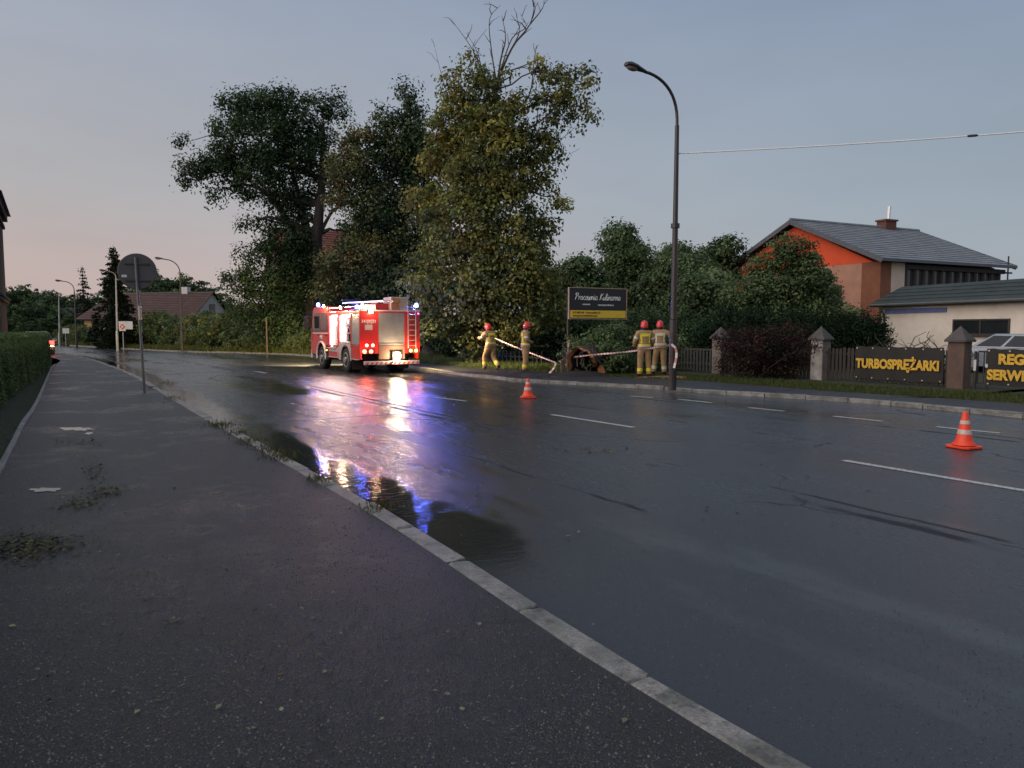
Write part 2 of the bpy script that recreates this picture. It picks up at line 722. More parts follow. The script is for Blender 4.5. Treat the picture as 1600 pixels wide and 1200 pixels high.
sp2 = m.n('ShaderNodeSeparateColor')
m.put(sp2.inputs[0], patch)
c = m.mix(m.map(sp2.outputs[0], 0, 1, 0, .45), c, (.013, .013, .0145))
crk = m.cracks(P_, .42, .010, .46)
c = m.mix(m.math('MULTIPLY', crk, .85), c, (.004, .004, .004))
wt = m.map(m.math('ADD', big, m.math('MULTIPLY', mid, .3)), .66, .80, 0, 1, True)
h = m.math('ADD', m.math('MULTIPLY', grain, .8), m.math('MULTIPLY', vc.outputs['Distance'], .9))
m.set(color=c, rough=m.map(wt, 0, 1, .46, .26), spec=.5, normal=m.bump(m.noise(40, 2, .6, vec=P_), .55, .004, normal=m.bump(m.math('ADD', h, m.math('MULTIPLY', mid, .5)), .9, .010)))
PAVE = m.mat

m = NT('damp_soil_and_turf')
P_ = m.gen()
a = m.noise(.6, 4, .6, vec=P_)
bb = m.noise(9, 4, .7, vec=P_)
c = m.mix(m.map(bb, .3, .7), (.020, .026, .010), (.045, .058, .020))
c = m.mix(m.map(a, .45, .7), c, (.035, .028, .019))
m.set(color=c, rough=.9, normal=m.bump(bb, .8, .05))
TURF = m.mat

m = NT('kerb_granite')
P_ = m.gen()
rnd = m.n('ShaderNodeObjectInfo').outputs['Random']
gr = m.noise(70, 3, .7, vec=P_)
st = m.noise(4, 4, .6, vec=P_)
c = m.mix(m.map(gr, .3, .7), (.16, .156, .145), (.38, .365, .34))
c = m.mix(m.map(rnd, 0, 1, 0, .35), c, (.14, .14, .14))
c = m.mix(m.map(st, .42, .66, 0, .8), c, (.055, .058, .045))
c = m.mix(m.map(m.noise(17, 4, .7, vec=P_), .52, .66, 0, .7), c, (.06, .055, .05))
m.set(color=c, rough=m.map(st, .3, .7, .62, .42), normal=m.bump(gr, .55, .008))
KERB = m.mat

m = NT('worn_road_paint')
P_ = m.gen()
w = m.noise(26, 4, .75, vec=P_)
c = m.mix(m.map(w, .40, .60), (.20, .20, .20), (.62, .62, .60))
m.set(color=c, rough=.38, normal=m.bump(w, .3, .004))
PAINT = m.mat

# ground sheet to the horizon
g = MB()
NG = 24
for i in range(NG):
    for j in range(NG):
        x0, x1 = -900 + 1800 * i / NG, -900 + 1800 * (i + 1) / NG
        y0, y1 = -300 + 1500 * j / NG, -300 + 1500 * (j + 1) / NG
        g.add([(x0, y0, -.07), (x1, y0, -.07), (x1, y1, -.07), (x0, y1, -.07)], [(0, 1, 2, 3)])
tag(g.build('ground', TURF), 'dark damp ground sheet reaching to the horizon', 'ground', kind='structure')

road = strip('road', KL, KR, 26, 0.0, ASPH, uvfun=lambda p: (dist_left(p), p.x * DV.x + p.y * DV.y), n=150, power=1.35)
tag(road, 'wide wet asphalt road reflecting the sky and the fire engine lights', 'road', kind='structure')

KLi = offset(KL, -.15)          # kerb's pavement side
KRi = offset(KR, .15)
pav = strip('pavement', KLi, PE, 8, PAVZ - .012, PAVE, n=120)
tag(pav, 'dark asphalt pavement between the hedge and the kerb', 'pavement', kind='structure')
pbx = resample(PBn, 90)
kri_near = KRi[:int(len(KRi) * 15 / 22)]
pav2 = strip('pavement', kri_near, PBn, 4, PAVZ - .012, PAVE, n=110)
tag(pav2, 'dark pavement on which the firefighters stand', 'pavement', kind='structure')
lawn = strip('verge', [p + NV * .35 for p in PE], [p - NV * 20 for p in PE], 6, .055, TURF, n=80)
tag(lawn, 'dark soil strip under the clipped hedge', 'verge', kind='structure')
far_edge = KRi[int(len(KRi) * 13.4 / 22):]
vR = [p for p in PBn]
verge = strip('verge', [p - NV * .45 for p in vR], [p + NV * 75 for p in vR], 10, .07, TURF, n=80)
tag(verge, 'turf behind the pavement with trees and the garden fence', 'verge', kind='structure')
verge2 = strip('verge', far_edge, [p + Vector((.55, .83, 0)) * 80 for p in far_edge], 8, .062, TURF, n=60)
tag(verge2, 'grassy roadside beyond the fire engine where the road bends', 'verge', kind='structure')

# ---- kerb stones, one by one
def stone_mesh(w, h, seed):
    b = MB()
    b.box(0, 1, -w, 0, -.16, h)
    me = b.mesh('kerb_stone', False, .018)
    r_ = random.Random(seed)
    for v in me.vertices:
        v.co.z += r_.uniform(-.009, .004)
        v.co.y += r_.uniform(-.010, .010)
        v.co.x += r_.uniform(-.008, .008)
    me.materials.append(KERB)
    return me


STONES = [stone_mesh(.15, 0.0, s) for s in range(4)]


def stones(parent, line, L0, top, side, limit=300, zr=.006):
    total = plen(line)
    n = min(limit, int(total / L0))
    pts = resample(line, n + 1)
    for i in range(n):
        a, b = pts[i], pts[i + 1]
        d = b - a
        o = bpy.data.objects.new('kerb_stone', STONES[(i * 7 + i // 3) % 4])
        COL.objects.link(o)
        o.parent = parent
        o.scale = ((d.length - .014), 1, 1)
        o.rotation_euler = (random.uniform(-.012, .012), random.uniform(-.006, .006), math.atan2(d.y, d.x) + random.uniform(-.006, .006))
        if side > 0:
            off = Vector((0, 0, 0))
        else:
            off = Vector((-d.y, d.x, 0)).normalized() * .15
        o.location = a + off + Vector((0, 0, top + random.uniform(-zr, zr)))


kt = thing('kerb', 'pale worn granite kerb along the pavement beside the hedge', 'kerb', kind='structure')
KLk = KL[:int(len(KL) * 15.5 / 17)]
stones(kt, KLk, .98, PAVZ - .004, -1, zr=.010)
kt2 = thing('kerb', 'low stone kerb along the pavement with the street lamp and billboard', 'kerb', kind='structure')
KRk = KR[:int(len(KR) * 20.5 / 22)]
stones(kt2, KRk, 1.0, PAVZ + .006, 1)
kt3 = thing('edging', 'thin concrete edging between the pavement and the hedge', 'edging', kind='structure')
ed = PE[:int(len(PE) * .62)]
EDM = MB()
EDM.box(0, 1, -.07, 0, -.15, 0)
EDme = EDM.mesh('edging_stone', False, .008)
EDme.materials.append(KERB)
n_ = int(plen(ed) / 1.0)
ps_ = resample(ed, n_ + 1)
for a, b in zip(ps_, ps_[1:]):
    o = bpy.data.objects.new('edging_stone', EDme)
    COL.objects.link(o)
    o.parent = kt3
    d = b - a
    o.scale = (d.length - .01, 1, 1)
    o.rotation_euler = (random.uniform(-.03, .03), random.uniform(-.008, .008), math.atan2(d.y, d.x))
    o.location = a + Vector((0, 0, PAVZ + .03 + random.uniform(-.006, .006)))

# ---- lane dashes
for (u0, v0, u1, v1) in ((1318, 719.5, 1640, 773.5), (862, 648, 990, 668), (680, 620.7, 729, 627), (398, 580.5, 416, 583),
                         (1463, 667, 1562, 677), (1302, 650.5, 1380, 658.5), (1170, 637, 1225, 642.5), (1060, 624, 1112, 629.5), (985, 619, 1020, 621.5)):
    a, b = G(u0, v0), G(u1, v1)
    d = (b - a).normalized()
    s = Vector((d.y, -d.x, 0)) * .06
    k = 14
    b_ = MB()
    vs = []
    for i in range(k + 1):
        p = a.lerp(b, i / k)
        j0, j1 = random.uniform(-.007, .007), random.uniform(-.007, .007)
        vs += [p - s * (1 + j0 * 8) + Vector((0, 0, .0045)), p + s * (1 + j1 * 8) + Vector((0, 0, .0045))]
    b_.add(vs, [(2 * i, 2 * i + 1, 2 * i + 3, 2 * i + 2) for i in range(k)])
    b_.build('lane_marking', PAINT, road)

# ---- puddles on the pavement
m = NT('shallow_water')
rp = m.noise(7, 2, .5, vec=m.gen())
m.set(color=(.03, .03, .032), rough=.09, spec=.6, normal=m.bump(rp, .10, .01))
WATER = m.mat
for (cu, cv, ru_, rv_, seed) in ((118, 670, 26, 3.5, 1), (70, 765, 24, 4.0, 2), (139, 677, 7, 2, 3)):
    r_ = random.Random(seed)
    k = 44
    ring = []
    for i in range(k):
        a = 2 * math.pi * i / k
        q = .85 + .16 * math.sin(2 * a + seed) + .14 * math.sin(5 * a + seed * 2) + .10 * math.sin(9 * a) + r_.uniform(-.10, .10)
        ring.append(G(cu + ru_ * q * math.cos(a), cv + rv_ * q * math.sin(a), PAVZ - .006))
    b_ = MB()
    c_ = sum(ring, Vector()) / k
    b_.add([c_] + ring, [(0, 1 + i, 1 + (i + 1) % k) for i in range(k)])
    tag(b_.build('puddle', WATER), ['', 'long ragged puddle on the pavement holding pale sky', 'narrow puddle on the pavement beside a leaf drift', 'tiny puddle beside the long ragged one'][seed], 'puddle', kind='structure')
# ---- grass blades
def blades(name, pts, hmin, hmax, w, pal, label, z=.07):
    n = len(pts)
    P = np.array(pts, dtype=float)
    h = RNG.uniform(hmin, hmax, n)
    a = RNG.uniform(0, 2 * np.pi, n)
    s = np.stack([np.cos(a), np.sin(a), np.zeros(n)], 1) * (w * RNG.uniform(.6, 1.3, n))[:, None]
    lean = RNG.normal(size=(n, 3)) * np.array([.35, .35, 0]) * h[:, None]
    p0, p1 = P - s, P + s
    p2 = P + lean + np.stack([np.zeros(n), np.zeros(n), h], 1)
    V = np.stack([p0, p1, p2], 1).reshape(-1, 3)
    col = pick(pal, n) * RNG.uniform(.7, 1.3, (n, 1))
    me = np_mesh(name, V, np.arange(n * 3).reshape(-1, 3), 3, np.repeat(col, 3, axis=0))
    return tag(link(name, me, leafmat('grass_blades', .6, .25)), label, 'grass', kind='stuff')


GP = [((.08, .115, .028), 4), ((.11, .14, .036), 3), ((.15, .14, .05), 1.2), ((.06, .085, .022), 2)]


def scatter_strip(P, Q, n, z):
    out = []
    P, Q = resample(P, 60), resample(Q, 60)
    for _ in range(n):
        i = random.uniform(0, 58.999)
        k, t = int(i), i - int(i)
        a, b = P[k].lerp(P[k + 1], t), Q[k].lerp(Q[k + 1], t)
        p = a.lerp(b, random.random() ** 1.1)
        out.append((p.x, p.y, z))
    return out


nb = resample(PBn, 90)
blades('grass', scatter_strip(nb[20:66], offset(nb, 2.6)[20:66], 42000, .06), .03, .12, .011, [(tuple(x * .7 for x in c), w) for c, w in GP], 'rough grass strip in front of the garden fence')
blades('grass', scatter_strip(nb[62:90], offset(nb, 3.2)[62:90], 24000, .06), .07, .26, .013, GP, 'grass tufts behind the pavement where two firefighters stand')
fe = resample(far_edge, 60)
blades('grass', scatter_strip(fe[0:34], offset(fe, 4.5)[0:34], 22000, .06), .12, .5, .028, GP + [((.13, .11, .04), 2)], 'long grass along the roadside past the fire engine')
# weeds rooted in the kerb joints
wp = []
for (cu, cv, sp, n) in ((590, 793, 14, 170), (500, 748, 10, 120), (440, 712, 16, 240), (395, 690, 14, 220), (345, 663, 12, 260), (372, 676, 8, 140), (240, 606, 9, 120), (270, 622, 8, 90), (418, 702, 12, 120)):
    for _ in range(n):
        p = G(cu + random.gauss(0, sp), cv + random.gauss(0, sp * .28), PAVZ)
        wp.append((p.x, p.y, PAVZ - .01))
blades('weed', wp, .015, .075, .007, [((.06, .075, .018), 3), ((.12, .10, .03), 1.5), ((.14, .06, .03), .8)], 'small weeds growing in the joints of the kerb')
# fallen leaves and litter
def litter(name, spots, label, pal, size):
    C = []
    for (cu, cv, su, sv, n, z) in spots:
        for _ in range(n):
            p = G(cu + random.gauss(0, su), cv + random.gauss(0, sv), z)
            C.append((p.x, p.y, z - .012 + random.uniform(.006, .03)))
    C = np.array(C)
    n = len(C)
    V, Fq, T = leaf_arrays(C, RNG.uniform(*size, n), pick(pal, n) * RNG.uniform(.6, 1.4, (n, 1)), up=1.6)
    V[:, 2] = np.maximum(V[:, 2], np.repeat(C[:, 2], 4) - .002)
    return tag(link(name, np_mesh(name, V, Fq, 4, T), leafmat('fallen_leaf', .4, .1)), label, 'leaves', kind='stuff')


LP = [((.05, .065, .018), 3), ((.10, .10, .03), 1.5), ((.055, .038, .018), 3), ((.11, .065, .025), 1)]
litter('fallen_leaves', [(55, 848, 42, 10, 520, PAVZ), (20, 858, 30, 9, 300, PAVZ), (148, 735, 12, 12, 150, PAVZ), (165, 768, 22, 5, 190, PAVZ), (125, 786, 18, 5, 160, PAVZ), (120, 690, 25, 4, 130, PAVZ)],
       'drifts of wet leaves washed together on the pavement', LP, (.02, .05))
litter('fallen_leaves', [(270, 970, 8, 2, 9, PAVZ), (237, 934, 8, 2, 8, PAVZ), (300, 900, 260, 110, 40, PAVZ), (250, 1080, 240, 80, 24, PAVZ), (300, 700, 140, 50, 60, PAVZ), (600, 1000, 200, 100, 20, PAVZ)],
       'single leaves scattered over the pavement', [((.20, .22, .12), 2), ((.26, .24, .18), 1), ((.10, .09, .04), 2)], (.02, .045))
litter('fallen_leaves', [(930, 703, 30, 3, 60, .012), (900, 672, 160, 16, 26, .012), (760, 700, 150, 40, 30, .012), (1050, 780, 260, 50, 26, .012), (262, 598, 9, 2, 160, .012), (1300, 660, 120, 10, 30, .012)],
       'leaves and twigs lying on the wet road', [((.14, .15, .06), 2), ((.08, .06, .03), 2), ((.11, .05, .03), 1)], (.025, .06))

# ---- loose grit and proud aggregate on the asphalt, the part near enough to see
def grit(name, label, ptsfun, n, smin, smax, z):
    rng = np.random.default_rng(3)
    P = ptsfun(n)
    n = len(P)
    r = rng.uniform(smin, smax, n) * rng.uniform(.6, 1.2, n)
    a0 = rng.uniform(0, 2 * np.pi, n)
    V = np.zeros((n, 5, 3))
    for k in range(4):
        a = a0 + k * np.pi / 2 + rng.uniform(-.4, .4, n)
        V[:, k, 0] = P[:, 0] + r * np.cos(a)
        V[:, k, 1] = P[:, 1] + r * np.sin(a)
        V[:, k, 2] = z - .003
    V[:, 4, 0] = P[:, 0] + rng.normal(0, .4, n) * r
    V[:, 4, 1] = P[:, 1] + rng.normal(0, .4, n) * r
    V[:, 4, 2] = z - .003 + r * rng.uniform(.5, 1.0, n) + .0015
    b0 = (np.arange(n) * 5)[:, None]
    Fq = np.concatenate([b0 + np.array([[k, (k + 1) % 4, 4]]) for k in range(4)])
    g = rng.uniform(0, 1, n) ** 2.2
    col = (np.array([.022, .022, .024])[None] * (1 - g[:, None]) + np.array([.18, .175, .165])[None] * g[:, None])
    me = np_mesh(name, V.reshape(-1, 3), Fq, 3, np.repeat(col, 5, axis=0))
    mm = MATS.get('wet_grit')
    if mm is None:
        q = NT('wet_grit')
        q.set(color=q.n('ShaderNodeAttribute', attribute_name='tint').outputs['Color'], rough=q.map(q.noise(3.0, 2, vec=q.gen()), .3, .7, .12, .35), spec=.6)
        mm = MATS['wet_grit'] = q.mat
    return tag(link(name, me, mm), label, 'grit', kind='stuff')


def pav_pts(n):
    rng = np.random.default_rng(8)
    a, b = resample(KLi, 300), resample(PE, 300)
    # pixels spread evenly over the near pavement, then dropped to the ground
    out = []
    kx = np.array([(p.x, p.y) for p in KLi])
    while len(out) < n:
        u, v = rng.uniform(-30, 1300), rng.uniform(640, 1230)
        p = G(u, v, PAVZ)
        s_ = p.x * NV.x + p.y * NV.y
        j = np.argmin(np.abs((kx - np.array([p.x, p.y])) @ np.array([DV.x, DV.y])))
        if kx[j] @ np.array([NV.x, NV.y]) - .02 > s_ > kx[j] @ np.array([NV.x, NV.y]) - 4.6 and rng.uniform() < min(1.0, p.length / 6.0):
            out.append((p.x, p.y, 0))
    return np.array(out)


def road_pts(n):
    rng = np.random.default_rng(9)
    out = []
    kx = np.array([(p.x, p.y) for p in KL])
    while len(out) < n:
        u, v = rng.uniform(450, 1630), rng.uniform(660, 1230)
        p = G(u, v, 0)
        s_ = p.x * NV.x + p.y * NV.y
        j = np.argmin(np.abs((kx - np.array([p.x, p.y])) @ np.array([DV.x, DV.y])))
        if s_ > kx[j] @ np.array([NV.x, NV.y]) + .25:
            out.append((p.x, p.y, 0))
    return np.array(out)


grit('grit', 'wet glinting grit all over the dark pavement', pav_pts, 52000, .0035, .009, PAVZ - .012)
grit('grit', 'fine scattered grit on the wet road', road_pts, 14000, .003, .007, 0.0)

# ================================================================== VEGETATION
def barkmat(name, a, b):
    if name in MATS:
        return MATS[name]
    m = NT(name)
    P_ = m.gen()
    n = m.noise(7, 5, .7, vec=m.mapping(P_, scale=(2.2, 2.2, .5)))
    m.set(color=m.mix(m.map(n, .32, .68), a, b), rough=.9, normal=m.bump(n, .9, .04))
    MATS[name] = m.mat
    return m.mat


BARK = barkmat('bark', (.016, .013, .011), (.065, .052, .042))
BARKL = barkmat('bark_lichen', (.045, .036, .028), (.13, .105, .082))
LEAF = leafmat('tree_leaf', .42, .34)

GREEN = [((.110, .165, .070), 3), ((.140, .200, .085), 3), ((.085, .135, .058), 2), ((.165, .215, .10), 1)]
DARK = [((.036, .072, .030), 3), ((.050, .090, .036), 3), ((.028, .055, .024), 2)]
LIME = [((.20, .215, .058), 3), ((.27, .25, .062), 2.2), ((.13, .17, .052), 3), ((.32, .27, .07), 1.1)]
OLIVE = [((.135, .16, .058), 3), ((.19, .18, .06), 2), ((.095, .125, .050), 3)]


def blob_clumps(blobs, Y, n_total, hollow=.45, rng=RNG):
    """clump centres spread through ellipsoids given as (px u, px v, radius u, radius v[, depth shift[, density]])"""
    cs, idx = [], []
    ws = np.array([(b[2] * b[3]) * (b[5] if len(b) > 5 else 1) for b in blobs], float)
    ns = np.maximum(2, (n_total * ws / ws.sum()).astype(int))
    for k, b in enumerate(blobs):
        dy = b[4] if len(b) > 4 else 0
        c = at(b[0], b[1], Y + dy)
        s = (Y + dy) / F
        r = np.array([b[2] * s, .85 * (b[2] + b[3]) / 2 * s, b[3] * s])
        n = ns[k]
        d = unit(rng.normal(size=(n, 3)))
        rad = rng.uniform(hollow ** 3, 1, n) ** (1 / 3)
        cs.append(np.array(c) + d * rad[:, None] * r)
        idx.append(np.full(n, k))
    return np.concatenate(cs), np.concatenate(idx)


def clump_leaves(cs, per, cr, size, pal, flat=.52, jitter=.42, droop=.2, zmin=.15, rng=RNG, leafvar=.22):
    n = len(cs)
    cc = pick(pal, n, rng) * rng.uniform(1 - jitter, 1 + jitter, (n, 1))
    csz = cr * rng.uniform(.55, 1.35, n)
    P = np.repeat(cs, per, axis=0)
    off = np.clip(rng.normal(size=(n * per, 3)), -1.7, 1.7) * np.array([.55, .55, .55 * flat])
    P = P + off * np.repeat(csz, per)[:, None]
    P[:, 2] -= (np.abs(off[:, 0]) + np.abs(off[:, 1])) * np.repeat(csz, per) * droop
    keep = P[:, 2] > zmin
    P = P[keep]
    col = np.repeat(cc, per, axis=0)[keep] * rng.uniform(1 - leafvar, 1 + leafvar, (len(P), 1))
    sz = rng.uniform(size[0], size[1], len(P))
    nb = unit(off[keep] / np.array([1, 1, flat]))
    nb[:, 2] += .55
    return leaf_arrays(P, sz, col, droop=droop, rng=rng, nb=nb, nw=.42)


def limb(b, p0, p1, r0, r1, k=7, wob=.12, n=7, rng=random):
    p0, p1 = Vector(p0), Vector(p1)
    L = (p1 - p0).length
    pts, rs = [], []
    for i in range(k + 1):
        t = i / k
        q = p0.lerp(p1, t) + Vector((rng.uniform(-1, 1), rng.uniform(-1, 1), rng.uniform(-.5, .5))) * wob * L * math.sin(math.pi * t) * .5
        q.z += .10 * L * math.sin(math.pi * t)
        pts.append(q)
        rs.append(r0 + (r1 - r0) * t ** .8)
    b.tube(pts, rs, n)
    return pts


def make_tree(name, label, Y, base_px, trunk, trunk_r, blobs, n_clumps, per, cr, size, pal, group=None, cat='tree', bark=BARK, twigs=.35, z0=.05, hollow=.45,
              droop=.2, dead=None, palmap=None, base_flare=1.7, flat=.52):
    """trunk: list of px points at depth Y going up from the base"""
    base = at(*base_px, Y)
    base.z = z0
    t = thing(name, label, cat, base, 0, group)
    inv = -Vector(base)
    b = MB()
    tp = [Vector(base)] + [at(u, v, Y) for u, v in trunk]
    tp = catmull(tp, 5)
    rs = []
    for i in range(len(tp)):
        q = i / (len(tp) - 1)
        rs.append(trunk_r * ((1 - q) ** .8 * .82 + .18) * (1 + (base_flare - 1) * max(0, 1 - q * 9)))
    b.tube([p + inv for p in tp], rs, 12)
    cs, idx = blob_clumps(blobs, Y, n_clumps, hollow)
    for k, bl in enumerate(blobs):
        c = at(bl[0], bl[1], Y + (bl[4] if len(bl) > 4 else 0))
        # join at the trunk point below the blob
        best = min(range(2, len(tp)), key=lambda i: (tp[i] - c).length + max(0, tp[i].z - c.z + .3) * 3)
        r0 = rs[best] * .55
        pts = limb(b, tp[best] + inv, c + inv, max(.03, r0), .018, 6, .22, 6)
        mine = cs[idx == k]
        m_ = int(len(mine) * twigs)
        for q in mine[:m_]:
            s_ = pts[random.randint(3, 6)]
            limb(b, s_, Vector(q) + inv, .022, .006, 3, .25, 4)
    if dead:
        dk = .7 if trunk_r < .5 else 1.0
        for path, r in dead:
            pp = catmull([at(u, v, Y + dy) + inv for u, v, dy in path], 4)
            b.tube(pp, [r * dk * (1 - .85 * i / (len(pp) - 1)) for i in range(len(pp))], 6)
            for i in range(3, len(pp) - 1, 2):
                d = Vector((random.uniform(-1, 1), random.uniform(-1, 1), random.uniform(.1, 1))).normalized() * random.uniform(.3, 1.0)
                limb(b, pp[i], pp[i] + d, r * .35, .007, 3, .2, 4)
    b.build('trunk', bark, t, smooth=True)
    if palmap:
        Vs, Fs, Ts, o = [], [], [], 0
        for pset, pl in palmap:
            sel = np.isin(idx, pset)
            if not sel.any():
                continue
            V, Fq, T = clump_leaves(cs[sel], per, cr, size, pl, droop=droop, flat=flat)
            Vs.append(V)
            Fs.append(Fq + o)
            Ts.append(T)
            o += len(V)
        V, Fq, T = np.concatenate(Vs), np.concatenate(Fs), np.concatenate(Ts)
    else:
        V, Fq, T = clump_leaves(cs, per, cr, size, pal, droop=droop, flat=flat)
    V = V + np.array(inv)
    link('crown', np_mesh('crown', V, Fq, 4, T), LEAF, t)
    return t


# ---- the lime with the dead top, right behind the pavement
Yl = G(748, 569, .08).y
lime_blobs = [(728, 118, 34, 40, 0, .45), (772, 150, 46, 46, 0, .6), (700, 108, 16, 26, 0, .25), (845, 92, 20, 34, 0, .35), (893, 118, 30, 28, -.5, .55), (868, 160, 38, 30, 0, .6),
              (921, 168, 12, 22, -.3, .5), (715, 180, 40, 40, 0, .9), (775, 205, 52, 44, -1, .9), (838, 215, 36, 34, 0, .7), (700, 245, 42, 42, 0, 1), (760, 262, 62, 48, -1.2, 1), (828, 262, 36, 34, 0, .7),
              (665, 312, 30, 30, 0, .9), (715, 322, 50, 40, -1, 1), (780, 330, 52, 46, -1, 1), (838, 352, 28, 38, 0, .7), (866, 308, 20, 11, 0, .7), (698, 372, 30, 26, 0, .8), (668, 395, 24, 18, 0, .8),
              (742, 388, 48, 40, -1, 1), (800, 398, 52, 44, -1, 1), (845, 420, 26, 44, 0, .8), (650, 428, 26, 18, 0, .7), (690, 440, 48, 30, -1, 1), (748, 446, 56, 36, -1.5, 1), (812, 452, 52, 40, -1, 1),
              (858, 470, 24, 30, 0, .8), (720, 488, 50, 20, -1, .8), (790, 494, 60, 26, -1, .9), (690, 497, 26, 15, -1.2, 1.5), (662, 470, 20, 22, -1, .9), (733, 528, 9, 30, -1.0, 1.2), (676, 508, 15, 14, -1.4, 1.5)]
yl = [0, 7, 10, 13, 14, 17, 18, 19, 20, 23, 24, 31]
rest = [i for i in range(len(lime_blobs)) if i not in yl]
make_tree('lime_tree', 'tall lime tree with bare dead branches at its top and yellowish leaves', Yl, (748, 569), [(748, 540), (752, 480), (762, 400), (768, 300), (772, 220), (775, 140)], .42,
          lime_blobs, 1050, 60, .62, (.13, .235), LIME, bark=BARKL, droop=.5, hollow=.3,
          palmap=[(yl, LIME + [((.17, .13, .03), 2.0)]), (rest, OLIVE + LIME[:2])],
          dead=[([(772, 190, 0), (778, 130, 0), (800, 75, .2), (828, 38, .3), (836, 2, .4)], .11), ([(775, 150, 0), (782, 95, -.3), (790, 60, -.5), (784, 24, -.6)], .085),
                ([(800, 75, .2), (812, 48, .5), (806, 22, .6)], .05), ([(770, 170, 0), (752, 110, .4), (735, 72, .6), (703, 28, .9)], .06), ([(828, 38, .3), (848, 12, .2), (850, -8, .2)], .05),
                ([(756, 120, .3), (745, 80, .2), (728, 50, 0)], .04), ([(776, 130, 0), (768, 80, .4), (765, 30, .6), (782, 8, .8)], .06), ([(790, 190, 0), (826, 150, -.3), (834, 100, -.5), (838, 70, -.5)], .07),
                ([(800, 215, 0), (850, 185, -.4), (895, 140, -.6)], .09), ([(700, 150, .2), (688, 110, .3), (676, 60, .3)], .03), ([(850, 240, 0), (880, 215, .2), (902, 196, .3)], .04),
                ([(846, 238, 0), (868, 244, .2), (888, 254, .2)], .025), ([(782, 110, 0), (800, 60, 0), (822, 42, 0), (812, 20, 0)], .05)])

# ---- dark broad tree behind it
Ym = G(671, 559, .08).y + 1
mid_blobs = [(634, 150, 10, 22, 0, .7), (640, 180, 24, 22, 0, .8), (600, 178, 16, 16, 0, .6), (622, 215, 40, 34, 0, .9), (655, 230, 30, 40, 0, 1), (560, 215, 20, 26, -1, .8), (545, 262, 34, 30, -1.5, .9),
             (600, 262, 48, 40, 0, 1), (650, 300, 40, 44, 0, 1), (590, 318, 46, 40, -1, 1), (540, 305, 26, 20, -1.5, .8), (560, 345, 30, 18, -1, .6), (620, 365, 56, 36, 0, 1), (575, 392, 50, 34, -1, 1), (530, 412, 32, 26, -1.2, .9),
             (640, 410, 46, 40, 0, 1), (590, 440, 60, 28, -1, 1), (515, 448, 26, 24, -1, .9), (660, 455, 40, 36, 0, 1), (540, 470, 40, 18, 0, .8), (620, 478, 60, 24, 1, .8)]
make_tree('broadleaf_tree', 'dense dark tree with olive foliage standing behind the fire engine', Ym, (671, 559), [(668, 525), (652, 470), (635, 400), (630, 300), (634, 200)], .40,
          mid_blobs, 950, 64, .68, (.13, .24), DARK + OLIVE, bark=BARKL, hollow=.35, flat=.8, palmap=[([5, 6, 10, 13, 14, 17], OLIVE + [((.12, .085, .025), 1.5)]), ([0, 1, 2, 3, 4, 7, 8, 9, 11, 12, 15, 16, 18, 19, 20], DARK + OLIVE[:1])])

# ---- old spreading tree on the left
Yo = 52.0
old_blobs = [(366, 160, 22, 24, 0, .9), (395, 165, 36, 30, 0, 1), (440, 158, 36, 24, 0, 1), (440, 142, 10, 10, 0, .5), (505, 158, 30, 18, 0, .8), (525, 172, 20, 20, 0, .6), (355, 205, 26, 28, 0, .9), (410, 212, 52, 36, -1, 1.1),
             (470, 205, 44, 36, 0, 1), (340, 248, 38, 26, 0, 1), (292, 222, 16, 10, 0, .7), (288, 262, 12, 26, 0, .8), (310, 262, 24, 20, 0, .8), (334, 298, 15, 14, 0, .8), (380, 268, 44, 30, 0, 1), (440, 258, 52, 36, -1, 1),
             (500, 250, 36, 44, 0, .8), (372, 308, 18, 8, 0, .5), (430, 302, 40, 18, 0, .9), (472, 300, 30, 28, 1, .7), (520, 300, 30, 24, 1, .5), (396, 346, 26, 9, 0, .6), (376, 352, 9, 6, 0, .4), (428, 340, 22, 18, 0, .6), (470, 352, 24, 22, 1, .6),
             (384, 396, 17, 16, 0, .8), (430, 388, 34, 26, 0, .8), (462, 398, 30, 34, 0, .9), (370, 438, 30, 14, 0, .7), (412, 440, 44, 30, 0, .9), (456, 448, 42, 38, 0, 1), (400, 478, 44, 26, 0, .9), (450, 490, 44, 30, 0, 1), (360, 442, 16, 8, 0, .5), (455, 330, 26, 24, 0, .8), (470, 385, 26, 30, 0, .9), (420, 372, 22, 16, 0, .6), (478, 430, 30, 34, -.5, 1), (440, 520, 50, 26, 0, .9), (548, 420, 26, 36, .5, .9), (540, 360, 16, 18, .5, .7)]
make_tree('broadleaf_tree', 'old spreading tree with a forked trunk and gaps of sky between its limbs', Yo, (484, 553), [(486, 500), (490, 430), (497, 350), (503, 280), (505, 200)], .62,
          old_blobs, 950, 58, .70, (.15, .27), DARK, hollow=.25, twigs=.3, flat=.9,
          dead=[([(486, 470, 0), (470, 400, 0), (440, 330, 0), (400, 290, 0), (345, 255, 0)], .34), ([(490, 420, 0), (476, 340, .5), (458, 270, .5), (440, 180, .5)], .30), ([(497, 370, 0), (520, 330, 0), (545, 318, 0)], .16),
                ([(470, 400, 0), (430, 372, 0), (390, 350, 0)], .10)])

